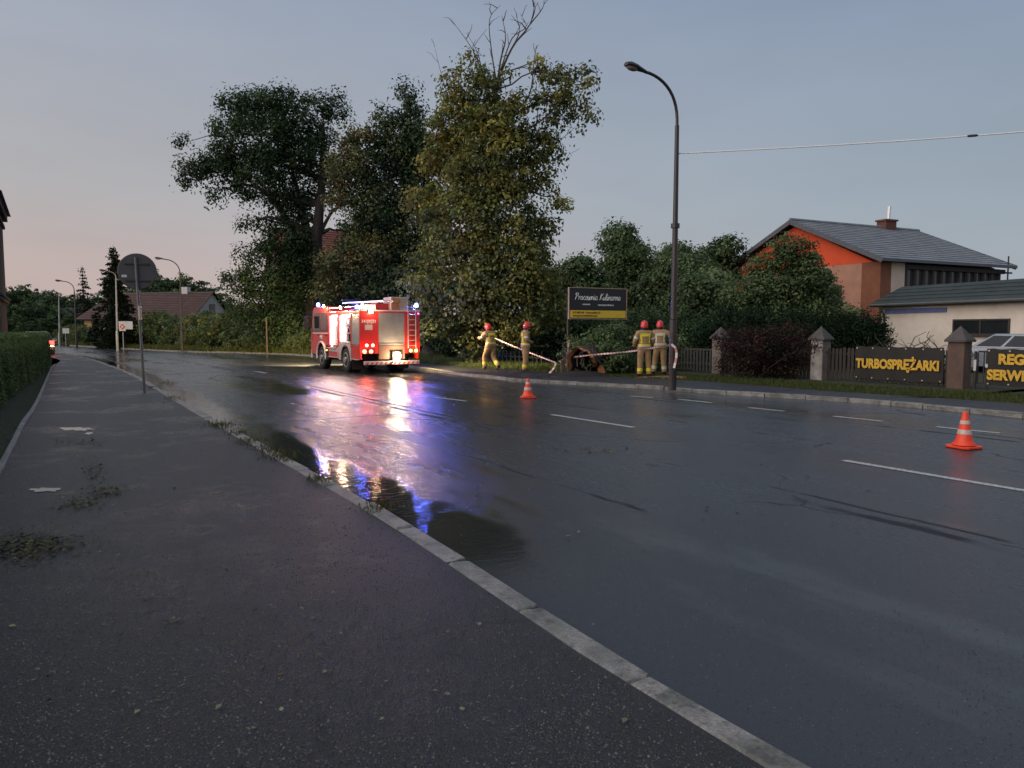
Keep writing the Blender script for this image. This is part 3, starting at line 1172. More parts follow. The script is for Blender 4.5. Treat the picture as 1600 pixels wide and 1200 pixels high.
# ---- trees behind the billboard and the garden
def bg_tree(name, label, Y, u, top, half, bottom, nclump, pal, size=(.16, .28), seed=0, group='garden trees behind the billboard'):
    r_ = random.Random(seed)
    bl = []
    h = bottom - top
    for i in range(11):
        t = i / 10
        w = half * (math.sin(math.pi * min(1, .22 + t * .62)) ** .8)
        bl.append((u + r_.uniform(-.55, .55) * w, top + h * (.10 + .80 * t), w * r_.uniform(.42, .7), h * r_.uniform(.11, .19), r_.uniform(-1.2, 1.2), 1))
    bl.append((u + r_.uniform(-.2, .2) * half, top + h * .05, half * .22, h * .07, 0, .7))
    gy = CY - (CAMH - 0.06) / Y * F * -1 if False else None
    base = None
    vb = 515 + (CAMH - .06) * F / Y
    return make_tree(name, label, Y, (u, vb), [(u + 2, vb - h * .2), (u - 2, vb - h * .5), (u + 1, top + h * .2)], .10 + h * .0011, bl, int(nclump * .7), 56, .72, size, pal, group, hollow=.5, twigs=.2)


bg_tree('garden_tree', 'tallest round-headed green tree rising behind the black and yellow billboard', 52, 978, 352, 58, 520, 620, GREEN, seed=3)
bg_tree('garden_tree', 'bright green bushy tree left of the tallest one behind the billboard', 47, 915, 402, 46, 525, 420, GREEN + [((.06, .10, .03), 2)], seed=4)
bg_tree('garden_tree', 'leafy tree directly behind the tall street lamp and two firefighters', 44, 1052, 388, 58, 530, 640, GREEN, seed=5)
bg_tree('garden_tree', 'darker tree between the street lamp and the orange gabled house', 50, 1128, 376, 42, 520, 420, DARK + GREEN, seed=6)
bg_tree('garden_tree', 'low shadowy tree between the lime and the billboard', 50, 868, 420, 40, 525, 330, DARK, seed=8)
bg_tree('garden_tree', 'broad green tree rising beside the barberry behind the pale pillar', 40, 1118, 425, 62, 540, 560, GREEN, seed=9)

# ---- rowan with orange berries in front of the gable
Yr = 35.0
rb = [(1232, 385, 26, 22, 0, .8), (1256, 402, 20, 26, 0, 1), (1205, 418, 34, 26, 0, 1), (1255, 440, 42, 34, 0, 1), (1200, 458, 44, 34, 0, 1), (1284, 466, 32, 24, 0, .9), (1160, 470, 36, 36, 0, .9), (1240, 490, 60, 30, 0, 1), (1315, 490, 26, 20, 0, .7), (1178, 505, 44, 26, 0, .8)]
rt = make_tree('rowan_tree', 'green rowan with clusters of orange berries in front of the orange gable', Yr, (1225, 569), [(1226, 530), (1230, 480), (1234, 420), (1236, 395)], .16, rb, 760, 40, .44, (.12, .20), GREEN, twigs=.2, hollow=.15)
bc, _ = blob_clumps([(1192, 412, 10, 8), (1175, 420, 6, 5), (1232, 378, 20, 10), (1255, 385, 14, 16), (1200, 395, 10, 8), (1250, 372, 14, 8), (1156, 448, 8, 8), (1215, 432, 9, 6)], Yr - 1.2, 44, .1)
V, Fq, T = clump_leaves(bc, 16, .16, (.05, .09), [((.38, .10, .03), 3), ((.28, .07, .03), 2)], flat=.9)
tag(link('berry_clusters', np_mesh('berry_clusters', V - np.array(rt.location), Fq, 4, T), LEAF, rt), kind='stuff')


# ---- shrubs
def make_shrub(name, label, base, w, h, n, per, size, pal, group=None, depth=None, stems=9, cat='shrub', flat=.8, top=1.0, seed=1):
    rng = np.random.default_rng(seed)
    depth = depth or w
    t = thing(name, label, cat, base, 0, group)
    b = MB()
    r_ = random.Random(seed)
    d = unit(rng.normal(size=(n, 3)))
    rad = rng.uniform(.12, 1, n) ** (1 / 2.6)
    lump = 1 + .20 * np.sin(d[:, 0] * 5 + seed) + .16 * np.sin(d[:, 2] * 7 + seed * 2 + d[:, 1] * 4)
    cs = d * (rad * lump)[:, None] * np.array([w / 2, depth / 2, h / 2]) + np.array([0, 0, h * .52])
    for i in range(stems):
        q = cs[r_.randrange(n)]
        limb(b, (r_.uniform(-.2, .2) * w, r_.uniform(-.2, .2) * depth, -.02), Vector(q), .03, .008, 4, .2, 5)
    b.build('stems', BARK, t, smooth=True)
    V, Fq, T = clump_leaves(cs, per, min(w, h) * .13, size, pal, flat=flat, zmin=.01, rng=rng, droop=.15)
    link('foliage', np_mesh('foliage', V, Fq, 4, T), LEAF, t)
    return t


RUST = [((.040, .022, .018), 4), ((.060, .030, .022), 2), ((.028, .020, .015), 3), ((.03, .035, .015), 1)]
FENCE_A, FENCE_B = G(1125, 583, .08), G(1497, 606, .08)
FD = (FENCE_B - FENCE_A).normalized()
FNRM = Vector((FD.y, -FD.x, 0))
if FNRM.y > 0:
    FNRM = -FNRM            # towards the road
p = G(1198, 590, .07) + FNRM * .1
make_shrub('barberry', 'rounded dark red-brown barberry bush between the two pale gate pillars', (p.x, p.y, .06), 3.0, 1.85, 520, 34, (.05, .10), RUST, seed=5)
p = at(1240, 560, 30.5)
for k, (u, w_) in enumerate(((1130, 2.6), (1190, 2.6), (1255, 2.8), (1320, 2.6), (1352, 1.9))):
    p = at(u, 560, 29.5 + .5 * k)
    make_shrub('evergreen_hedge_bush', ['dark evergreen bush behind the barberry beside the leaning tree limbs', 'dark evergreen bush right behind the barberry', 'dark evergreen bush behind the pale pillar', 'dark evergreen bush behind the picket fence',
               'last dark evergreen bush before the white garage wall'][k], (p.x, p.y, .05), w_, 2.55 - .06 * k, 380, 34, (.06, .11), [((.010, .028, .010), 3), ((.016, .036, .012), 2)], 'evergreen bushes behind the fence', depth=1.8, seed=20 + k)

# shaded undergrowth behind the pavement
UB = ['dark bush between the lime trunk and the fire engine', 'dark bush right behind the striding firefighter', 'dark bush behind the firefighter standing in profile', 'shady bush left of the billboard behind the earth heap', 'dark tall bush just left of the billboard post',
      'large dark bush behind the lit lockers of the fire engine', 'dark bush behind the rear ladder of the fire engine', 'dark bush under the billboard behind the hollow trunk', 'leafy bush just right of the lamp post', 'leafy bush behind the lamp post and two firefighters',
      'large leafy bush behind the fallen crown', 'low leafy bush beside the first pale pillar']
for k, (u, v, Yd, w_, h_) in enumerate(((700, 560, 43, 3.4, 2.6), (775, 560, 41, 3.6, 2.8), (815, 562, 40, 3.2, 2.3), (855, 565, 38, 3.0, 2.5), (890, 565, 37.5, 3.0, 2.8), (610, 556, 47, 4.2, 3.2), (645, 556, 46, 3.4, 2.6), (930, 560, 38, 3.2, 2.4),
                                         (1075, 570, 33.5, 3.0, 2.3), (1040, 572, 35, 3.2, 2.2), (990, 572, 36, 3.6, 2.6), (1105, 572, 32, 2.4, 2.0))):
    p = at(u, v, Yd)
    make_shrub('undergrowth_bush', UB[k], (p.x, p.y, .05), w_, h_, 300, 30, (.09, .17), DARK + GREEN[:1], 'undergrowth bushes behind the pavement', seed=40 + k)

# far roadside bushes by the bend: two models, copied
rb0 = make_shrub('roadside_bush', 'rough green bush on the roadside beyond the bend', (0, 0, 0), 4.0, 2.6, 330, 26, (.12, .22), GREEN + OLIVE, 'roadside bushes by the bend', seed=71)
rb1 = make_shrub('roadside_bush', 'rough green bush on the roadside beyond the bend', (0, 0, 0), 3.4, 2.0, 260, 26, (.12, .22), GREEN + [((.09, .09, .03), 2)], 'roadside bushes by the bend', seed=72)
spots = [(352, 536, 60, 1.15), (388, 536, 58, 1.1), (420, 538, 56, .8), (450, 538, 55, .85), (318, 536, 63, 1.05), (290, 534, 65, 1.1), (258, 532, 67, 1.2), (232, 531, 69, 1.15), (208, 530, 71, .9), (155, 528, 78, .8), (130, 527, 80, .7), (372, 542, 54.5, .55), (405, 543, 53.6, .55),
         (440, 544, 52.5, .6), (465, 544, 51.5, .6), (330, 541, 60, .55), (300, 540, 61, .6), (270, 538, 64, .6), (110, 526, 84, .8), (480, 545, 51, .9), (250, 536, 74, 1.3), (280, 536, 72, 1.3)]
used = [False, False]
for i, (u, v, Yd, s) in enumerate(spots):
    k = i % 2
    src = (rb0, rb1)[k]
    o = src if not used[k] else copy_tree(src)
    used[k] = True
    p = at(u, v, Yd)
    o.location = (p.x, p.y, .04)
    near = 'near the spruce and the red diamond board' if u < 225 else 'around the dark swan neck lamp' if u < 325 else 'by the slim bare post ahead of the fire engine'
    o['label'] = ('tall rough bush ' if s > .75 else 'low tussocky bush ') + near
    o.scale = (s, s, s * random.uniform(.85, 1.2))
    o.rotation_euler.z = random.uniform(0, 6.28)


# ---- spruces
def make_spruce(name, label, base, h, w, n, pal, sparse=1.0, seed=1):
    rng = np.random.default_rng(seed)
    t = thing(name, label, 'tree', base)
    b = MB()
    b.tube([(0, 0, -.05), (.03, 0, h * .5), (0, 0, h)], [.17, .10, .015], 8)
    Cs = []
    tiers = int(h * 3.0 * sparse)
    for i in range(tiers):
        q = (i + rng.uniform(-.2, .2)) / tiers
        z = h * (.06 + .93 * q)
        r = w / 2 * (1 - q) ** .82 * rng.uniform(.75, 1.15) + .07
        for j in range(int(5 + 6 * (1 - q))):
            a = rng.uniform(0, 2 * np.pi)
            rr = r * rng.uniform(.6, 1.12)
            tip = Vector((math.cos(a) * rr, math.sin(a) * rr, z - rr * .34 + .1))
            b.tube([(0, 0, z), tip * .55 + Vector((0, 0, z * .45 - rr * .06)), tip], [.025, .016, .006], 4)
            m_ = max(4, int(n * rr))
            s_ = rng.uniform(.15, 1, m_)
            P = np.array([0, 0, z]) * (1 - s_)[:, None] + np.array(tip) * s_[:, None]
            P += rng.normal(size=(m_, 3)) * np.array([.14, .14, .09]) * (1.15 - s_ * .6)[:, None]
            P[:, 2] -= .05 * s_
            Cs.append(P)
    b.build('trunk', BARK, t, smooth=True)
    C = np.concatenate(Cs)
    m_ = len(C)
    V, Fq, T = leaf_arrays(C, rng.uniform(.22, .42, m_), pick(pal, m_, rng) * rng.uniform(.7, 1.3, (m_, 1)), up=.2, aspect=.38, droop=.35, rng=rng)
    link('crown', np_mesh('crown', V, Fq, 4, T), LEAF, t)
    return t


SPR = [((.010, .020, .012), 3), ((.016, .028, .015), 2)]
p = at(183, 541, 66)
make_spruce('spruce_tree', 'dark pointed spruce in front of the brown roofed house', (p.x, p.y, .0), at(183, 383, 66).z, 5.0, 34, SPR, 1.3, 3)
p = at(152, 541, 74)
make_spruce('spruce_tree', 'short dark spruce at the yellow wall of the brown roofed house', (p.x, p.y, .0), 3.6, 3.0, 26, SPR, 1.2, 5)
p = at(133, 530, 100)
make_spruce('spruce_tree', 'thin sparse spruce top standing above the far wood', (p.x, p.y, .0), at(133, 414, 100).z, 5.2, 12, SPR, .8, 4)

# ---- far trees, two models copied along the skyline
def far_model(seed):
    rng = np.random.default_rng(seed)
    t = thing('distant_tree', 'distant rounded tree of the dark wood on the skyline', 'tree', (0, 0, 0), 0, 'distant trees on the skyline')
    b = MB()
    b.tube([(0, 0, -.1), (.1, 0, 3), (0, .1, 8)], [.3, .22, .08], 7)
    n = 260
    d = unit(rng.normal(size=(n, 3)))
    rad = rng.uniform(.2, 1, n) ** (1 / 2.5)
    lump = 1 + .18 * np.sin(d[:, 0] * 6 + seed) + .18 * np.sin(d[:, 2] * 6 + d[:, 1] * 5)
    cs = d * (rad * lump)[:, None] * np.array([3.6, 3.2, 4.4]) + np.array([0, 0, 5.6])
    for q in cs[:12]:
        limb(b, (0, 0, 3.5), Vector(q), .09, .02, 4, .2, 5)
    b.build('trunk', BARK, t, smooth=True)
    V, Fq, T = clump_leaves(cs, 30, .75, (.28, .5), DARK + GREEN[:1], rng=rng)
    link('crown', np_mesh('crown', V, Fq, 4, T), LEAF, t)
    return t


fm = [far_model(91), far_model(92)]
used = [False, False]
fs = []
for (u, top, Yd) in ((5, 452, 112), (25, 447, 118), (45, 444, 115), (62, 452, 112), (85, 455, 120), (105, 458, 112), (122, 462, 116), (143, 466, 125), (15, 470, 98), (50, 472, 100), (95, 478, 104), (70, 470, 106), (-20, 446, 112), (-45, 440, 110),
                     (232, 430, 104), (252, 424, 108), (275, 428, 104), (298, 436, 108), (318, 446, 104), (338, 460, 106), (352, 468, 104), (368, 474, 110), (390, 478, 104), (262, 450, 98), (305, 462, 98), (415, 476, 104), (440, 474, 108), (205, 446, 112), (170, 455, 118),
                     (1600, 500, 95), (1560, 498, 100), (1660, 490, 90), (1720, 480, 85), (20, 490, 92), (75, 492, 94), (110, 490, 97), (40, 500, 90), (0, 498, 90)):
    p = at(u, top, Yd)
    h = p.z
    k = random.randint(0, 1)
    o = fm[k] if not used[k] else copy_tree(fm[k])
    used[k] = True
    o.location = (p.x, p.y, -.05)
    o['label'] = ('distant tree of the dark wood behind the small white house' if u < 165 else 'distant tree rising behind the brown roofed house' if u < 325 else
                  'distant tree between the brown roofed house and the old spreading tree' if u < 500 else 'distant tree behind the white garage building')
    s = h / 10.2
    o.scale = (s * random.uniform(1.0, 1.35), s * random.uniform(1.0, 1.3), s)
    o.rotation_euler.z = random.uniform(0, 6.28)

# ---- clipped hedge on the left
def make_hedge():
    lab = 'long clipped green hedge beside the pavement'
    end = G(78, 574, .06)
    l0, l1 = offset(PE, -.60), offset(PE, -.06)
    ln = [a.lerp(b_, min(1, max(0, (a.y - 15) / 15))) for a, b_ in zip(l0, l1)]
    ln = [q for q in ln if q.y < end.y + .3]
    ln = resample(ln, 60)
    t = thing('hedge', lab, 'hedge', (ln[30].x, ln[30].y, .05))
    inv = -Vector(t.location)
    Wd, Hh = .95, 1.50
    rng = np.random.default_rng(5)
    b = MB()
    inner = offset(ln, -Wd)
    for i in range(59):     # woody core
        a, c = ln[i].lerp(inner[i], .28), ln[i + 1].lerp(inner[i + 1], .28)
        a2, c2 = ln[i].lerp(inner[i], .72), ln[i + 1].lerp(inner[i + 1], .72)
        z0, z1 = .12, Hh - .22
        vs = [q + inv + Vector((0, 0, z)) for z in (z0, z1) for q in (a, c, c2, a2)]
        b.add(vs, [(0, 1, 5, 4), (1, 2, 6, 5), (2, 3, 7, 6), (3, 0, 4, 7), (4, 5, 6, 7), (3, 2, 1, 0)])
        for _ in range(3):
            q = a.lerp(c2, random.random())
            b.tube([q + inv + Vector((0, 0, -.02)), q + inv + Vector((random.uniform(-.1, .1), random.uniform(-.1, .1), .5))], [.016, .010], 5)
    b.build('stems', mat('hedge_wood', (.020, .017, .012), .95), t)
    n = 95000
    i = rng.uniform(0, 58.999, n)
    # denser towards the stretch in view
    A = np.array([(q.x, q.y) for q in ln])
    B = np.array([(q.x, q.y) for q in inner])
    k = i.astype(int)
    f = (i - k)[:, None]
    a = A[k] * (1 - f) + A[k + 1] * f
    c = B[k] * (1 - f) + B[k + 1] * f
    face = rng.uniform(0, 1, n)
    depth = np.abs(rng.normal(0, .07, n))
    s = np.where(face < .62, depth, np.where(face < .86, rng.uniform(0, 1, n), 1 - depth))
    wob = .035 * np.sin(i * 2.3) + .03 * np.sin(i * 5.7 + 1)
    z = np.where((face >= .62) & (face < .86), Hh + wob - np.abs(rng.normal(0, .05, n)), Hh * rng.uniform(0.03, 1.0, n) ** .85 + wob * .5)
    bulge = .05 * np.sin(z * 3 + i * 1.7) + .04 * np.sin(i * 4.1 + z * 5)
    s = s + np.where(face < .62, bulge, 0)
    P2 = a * (1 - s[:, None]) + c * s[:, None]
    P = np.concatenate([P2, z[:, None] + .05], 1)
    # end face
    m_ = 3500
    e0, e1 = np.array((ln[-1].x, ln[-1].y)), np.array((inner[-1].x, inner[-1].y))
    s2 = rng.uniform(0, 1, m_)[:, None]
    PE2 = np.concatenate([e0 * (1 - s2) + e1 * s2 + rng.normal(0, .05, (m_, 2)), rng.uniform(.05, Hh, (m_, 1)) + .05], 1)
    P = np.concatenate([P, PE2]) + np.array(inv)
    n = len(P)
    pal = [((.095, .155, .050), 3), ((.12, .185, .060), 2.5), ((.15, .20, .07), 1), ((.065, .115, .040), 2)]
    nbh = np.tile(np.array([NV.x * .7, NV.y * .7, .55]), (n, 1))
    V, Fq, T = leaf_arrays(P, rng.uniform(.035, .075, n), pick(pal, n, rng) * rng.uniform(.7, 1.3, (n, 1)), rng=rng, nb=nbh, nw=.6)
    link('foliage', np_mesh('foliage', V, Fq, 4, T), LEAF, t)


make_hedge()

# ---- the fallen tree: hollow broken butt and crown lying across the verge
bp = G(908, 586, .08)
t = thing('fallen_tree', 'fallen tree with a dark hollow butt, torn orange wood and a leafy crown', 'tree', (bp.x, bp.y, .06))
ax = Vector((.42, .90, .05)).normalized()
b = MB()
nseg, nr = 9, 18
vs, fs = [], []
side = ax.cross(Vector((0, 0, 1))).normalized()
upv = side.cross(ax)
for i in range(nseg):
    q = i / (nseg - 1)
    c = Vector((0, 0, .48)) + ax * (q * 4.0) + Vector((0, 0, .15 * q))
    for j in range(nr):
        a = 2 * math.pi * j / nr
        r = (.54 - .26 * q) * (1 + .14 * math.sin(3 * a + 1) + .09 * math.sin(7 * a) + .05 * math.sin(11 * a + i))
        rag = (0.28 * math.sin(a * 2 + .6) + .12 * math.sin(5 * a) - .1) if i == 0 else 0
        vs.append(c + (side * math.cos(a) + upv * math.sin(a)) * r - ax * rag)
for i in range(nseg - 1):
    for j in range(nr):
        fs.append((i * nr + j, i * nr + (j + 1) % nr, (i + 1) * nr + (j + 1) % nr, (i + 1) * nr + j))
b.add(vs, fs)
b.add([vs[0]], [])
b.build('trunk', BARK, t, smooth=True)
# hollow inside, and the torn rim of fresh wood
b = MB()
iv = []
for i in range(3):
    for j in range(nr):
        a = 2 * math.pi * j / nr
        o_ = vs[j]
        c = Vector((0, 0, .48))
        iv.append(c + (o_ - c) * (.80, .72, .5)[i] + ax * (0.04, .7, 1.5)[i])
b.add(iv, [(i * nr + j, i * nr + (j + 1) % nr, (i + 1) * nr + (j + 1) % nr, (i + 1) * nr + j) for i in range(2) for j in range(nr)] + [tuple(2 * nr + j for j in range(nr))])
b.build('hollow', mat('rotten_heartwood', (.010, .008, .007), .95), t)
WOOD = mat('torn_orange_wood', (.36, .145, .05), .75, .3, 9, .6, 30)
b = MB()
for j in range(nr):
    a0, a1 = vs[j], vs[(j + 1) % nr]
    i0, i1 = iv[j], iv[(j + 1) % nr]
    if a0.z > .30:
        e = -ax * random.uniform(.05, .40) + Vector((0, 0, random.uniform(0, .05)))
        b.add([a0, a1, i1, i0, a0.lerp(i0, .4) + e, a1.lerp(i1, .5) + e * .7], [(0, 1, 5, 4), (4, 5, 2, 3), (0, 4, 3), (1, 2, 5)])
b.build('torn_wood', WOOD, t)
b = MB()
q0 = G(932, 577, .1) - Vector(t.location)
q1 = G(940, 586, .1) - Vector(t.location)
q0.z, q1.z = .95, .16
b.tube([q0 + Vector((-.35, .1, .1)), q0.lerp(q1, .5) + Vector((-.05, 0, .05)), q1], [.10, .09, .13], 8)
b.build('broken_branch', WOOD, t, smooth=True)
fb = [(960, 560, 42, 24, .5, 1), (945, 535, 26, 22, 1, .8), (985, 535, 34, 26, 1.5, 1), (1010, 555, 34, 28, 2, 1), (968, 512, 18, 14, 1, .7), (1040, 540, 34, 26, 2.5, .9), (1060, 545, 24, 22, 2, .7), (935, 560, 20, 16, .6, .9), (980, 575, 44, 14, 0, .8), (918, 543, 26, 13, 1.4, .9), (958, 556, 30, 24, -.6, 1.1), (940, 572, 14, 12, -.9, .8), (890, 552, 14, 14, 2.2, .6), (905, 535, 20, 10, 2.0, .7), (950, 525, 24, 18, .4, .9)]
cs, _ = blob_clumps(fb, bp.y + 1.2, 520, .15)
V, Fq, T = clump_leaves(cs, 36, .36, (.08, .15), GREEN + [((.06, .09, .03), 2)], zmin=.1)
link('crown', np_mesh('crown', V - np.array(t.location), Fq, 4, T), LEAF, t)
b = MB()
for q in cs[::6]:
    limb(b, ax * 3.2 + Vector((0, 0, .5)), Vector(q) - Vector(t.location), .06, .01, 4, .25, 5)
b.build('limbs', BARK, t, smooth=True)

b = MB()
for i in range(22):
    a = Vector((random.uniform(-.7, 1.0), random.uniform(-.5, .8), random.uniform(.0, .5)))
    limb(b, a, a + Vector((random.uniform(-.7, .9), random.uniform(-.5, .5), random.uniform(.1, .95))), random.uniform(.012, .03), .005, 4, .4, 5)
tag(b.build('splinters', BARKL, t, smooth=True), kind='stuff')

# sawdust and turned earth where the tree was cut
def heap(name, label, cu, cv, ru_, rv_, hh, m_, z=PAVZ):
    c = G(cu, cv, z)
    k, rings = 22, 5
    b = MB()
    vs = [(0, 0, hh)]
    for i in range(1, rings + 1):
        for j in range(k):
            a = 2 * math.pi * j / k
            q = i / rings
            w = (1 + .25 * math.sin(3 * a + cu) + random.uniform(-.1, .1)) * q
            vs.append((ru_ * w * math.cos(a), rv_ * w * math.sin(a), hh * (1 - q ** 1.5) + random.uniform(-.01, .012) - .015 * (i == rings)))
    fs = [(0, 1 + j, 1 + (j + 1) % k) for j in range(k)]
    for i in range(rings - 1):
        for j in range(k):
            a = 1 + i * k + j
            bq = 1 + i * k + (j + 1) % k
            fs.append((a, a + k, bq + k, bq))
    b.add(vs, fs)
    return tag(b.build(name, m_, None, True, 0, (c.x, c.y, z - .012)), label, name.replace('_', ' '), kind='stuff')


heap('sawdust', 'orange sawdust spread on the ground behind the lamp post', 1042, 589, .9, .45, .05, mat('sawdust', (.34, .16, .07), .9, .3, 12, .8, 60))
heap('soil', 'dark turned earth around the butt of the fallen tree', 905, 586, 1.35, .55, .16, mat('turned_earth', (.016, .012, .010), .95, .3, 8, .9, 30))
heap('soil', 'small heap of earth on the pavement before the standing firefighter', 820, 582, .5, .3, .07, mat('turned_earth', (.016, .012, .010), .95))

# ================================================================== BUILDINGS
def onplane(u, v, p0, n):
    d = ray(u, v)
    o = Vector((0, 0, CAMH))
    return o + d * ((Vector(p0) - o).dot(n) / d.dot(n))


def frame(origin, ang):
    return Matrix.Translation(Vector(origin)) @ Matrix.Rotation(ang, 4, 'Z')


GLASS = mat('dark_window_glass', (.020, .023, .028), .08, .2, 2, spec=.7)
WHITE = mat('white_paint', (.62, .60, .56), .6, .08, 3)


def window(b_parent, x0, x1, z0, z1, y, m_frame, panes=2, d=.06, sill=True):
    """on a wall facing -y at plane y"""
    b = MB()
    f = .07
    for (a0, a1, c0, c1) in ((x0, x1, z0, z0 + f), (x0, x1, z1 - f, z1), (x0, x0 + f, z0 + f, z1 - f), (x1 - f, x1, z0 + f, z1 - f)):
        b.box(a0, a1, y - d, y + .02, c0, c1)
    for k in range(1, panes):
        xm = x0 + (x1 - x0) * k / panes
        b.box(xm - .03, xm + .03, y - d + .008, y + .02, z0 + f, z1 - f)
    w = b.build('window', m_frame, b_parent)
    for k in range(panes):
        xa = x0 + (x1 - x0) * k / panes + .04
        xb = x0 + (x1 - x0) * (k + 1) / panes - .04
        MB().box(xa, xb, y - .028, y - .012, z0 + f * .6, z1 - f * .6).build('pane', GLASS, w)
    if sill:
        MB().box(x0 - .08, x1 + .08, y - .14, y + .01, z0 - .06, z0 - .004).build('sill', m_frame, w)
    return w


def tile_slope(b, p0, p1, q0, q1, courses, thick=.05, lift=.045):
    """overlapping courses between eave p0-p1 and ridge q0-q1"""
    p0, p1, q0, q1 = map(Vector, (p0, p1, q0, q1))
    nrm = (p1 - p0).cross(q0 - p0).normalized()
    if nrm.z < 0:
        nrm = -nrm
    for i in range(courses):
        t0, t1 = i / courses, min(1, (i + 1.15) / courses)
        a, c = p0.lerp(q0, t0), p1.lerp(q1, t0)
        e, g_ = p0.lerp(q0, t1), p1.lerp(q1, t1)
        top = [a + nrm * lift, c + nrm * lift, g_ + nrm * .006, e + nrm * .006]
        bot = [x - nrm * thick for x in (a, c, g_, e)]
        b.add(top + bot, [(0, 1, 2, 3), (7, 6, 5, 4), (0, 4, 5, 1), (1, 5, 6, 2), (2, 6, 7, 3), (3, 7, 4, 0)])


def roofmat(name, a, b_, scale=3.2):
    m = NT(name)
    o = m.obj()
    w = m.n('ShaderNodeTexWave', wave_type='BANDS', bands_direction='X')
    w.inputs['Scale'].default_value = scale
    m.put(w.inputs['Vector'], o)
    n = m.noise(1.3, 5, .65)
    c = m.mix(m.map(n, .32, .68), a, b_)
    c = m.mix(m.map(m.noise(14, 3), .35, .7, 0, .5), c, tuple(x * .6 for x in a))
    m.set(color=c, rough=.55, normal=m.bump(m.math('ADD', w.outputs[0], m.math('MULTIPLY', n, .3)), .6, .05))
    return m.mat


ROOF_GREY = roofmat('grey_roof_tiles', (.19, .21, .235), (.31, .33, .36))
ROOF_BROWN = roofmat('brown_roof_tiles', (.080, .040, .034), (.125, .065, .055))
ROOF_RED = roofmat('red_roof_tiles', (.16, .045, .032), (.25, .075, .05))
ROOF_GREEN = roofmat('dark_green_roof_sheet', (.030, .045, .043), (.055, .072, .068))
ROOF_DARK = roofmat('dark_roof', (.04, .042, .045), (.07, .07, .075))

# ---- orange gabled house
HA = R(25.6)
E0 = at(1378, 405, 39.7)
E0.z = 0
h = thing('house', 'orange gabled house with a grey tiled roof behind the rowan', 'house', E0, HA)
zE, zR, Lr, Wr = 5.5, 8.35, 11.8, 12.9
ORL = mat('faded_pink_orange_render', (.46, .24, .165), .85, .12, 2, .2, dirt=(.36, .19, .14))
ORB = mat('bright_orange_render', (.72, .090, .026), .8, .08, 2, .2)
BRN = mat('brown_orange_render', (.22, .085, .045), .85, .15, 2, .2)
CREAM = mat('cream_render', (.60, .48, .39), .85, .08, 2, .2)
MB().box(.45, 11.3, 1.6, 12.5, 0, 5.40).build('wall', ORL, h)
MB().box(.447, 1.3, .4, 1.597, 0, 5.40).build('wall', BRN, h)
w = MB().prism([(.9, 5.403), (12.3, 5.403), (6.45, 8.05)], 'x', .44, 11.29).build('gable', ORB, h)
w['label'] = 'bright orange painted gable'
MB().box(1.303, 2.4, .397, 1.597, 0, 5.38).build('side_wall', CREAM, h)
b = MB()
tile_slope(b, (0, 0, zE), (Lr, 0, zE), (0, Wr / 2, zR), (Lr, Wr / 2, zR), 17)
tile_slope(b, (0, Wr, zE), (Lr, Wr, zE), (0, Wr / 2, zR), (Lr, Wr / 2, zR), 17)
b.tube([(-.02, Wr / 2, zR + .05), (Lr + .02, Wr / 2, zR + .05)], .10, 8)
rf = b.build('roof', ROOF_GREY, h)
b = MB()
for ua in (-.03, Lr - .03):
    b.bar((ua, -.05, zE - .08), (ua, Wr / 2, zR - .10), .06, .26)
    b.bar((ua, Wr + .05, zE - .08), (ua, Wr / 2, zR - .10), .06, .26)
b.bar((-.05, -.03, zE - .06), (Lr, -.03, zE - .06), .12, .14)
b.build('bargeboard', mat('grey_blue_board', (.10, .11, .13), .6), h)
b = MB()
b.box(8.1, 9.1, Wr / 2 - .35, Wr / 2 + .35, zR - .5, zR + .45)
b.box(8.02, 9.18, Wr / 2 - .43, Wr / 2 + .43, zR + .45, zR + .56)
ch = b.build('chimney', mat('chimney_brick', (.13, .055, .042), .85, .3, 9, .5), rf)
b = MB()
b.tube([(8.75, Wr / 2, zR + .5), (8.8, Wr / 2, zR + 1.45)], .11, 10)
b.build('flue_pipe', mat('bright_flue', (.7, .7, .7), .3, .05, metal=.6), rf)
# glazed veranda along the side
VER = mat('veranda_timber', (.045, .042, .040), .8)
b = MB()
b.box(2.4, 11.0, .42, .50, 3.2, 3.55)
b.box(2.4, 11.3, .3, .55, 5.05, 5.30)
b.build('veranda_rail', VER, h)
for k in range(12):
    x = 2.45 + k * .76
    MB().box(x, x + .14, .36, .50, 3.56, 5.04).build('veranda_post', VER, h)
for k in range(11):
    x = 2.6 + k * .76
    MB().box(x, x + .6, .52, .56, 3.56, 5.04).build('pane', mat('veranda_glass', (.06, .062, .065), .15, .3, 1), h)
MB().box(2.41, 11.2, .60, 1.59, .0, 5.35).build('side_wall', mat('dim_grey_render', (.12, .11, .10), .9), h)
b = MB()
b.lathe([(.02, -.05), (.30, .02), (.40, .10), (.41, .12), (.2, .06), (.02, .04)], 18, Matrix.Translation((9.9, .15, 3.9)) @ Matrix.Rotation(R(100), 4, 'X'))
b.bar((9.9, .15, 3.9), (9.9, .45, 3.7), .04, .04)
b.build('satellite_dish', WHITE, h, True)
b = MB()
b.bar((11.2, .1, 3.8), (11.2, .1, 6.1), .06, .06)
b.bar((10.9, .1, 5.1), (11.6, .1, 5.1), .05, .10)
b.build('mast', VER, h)
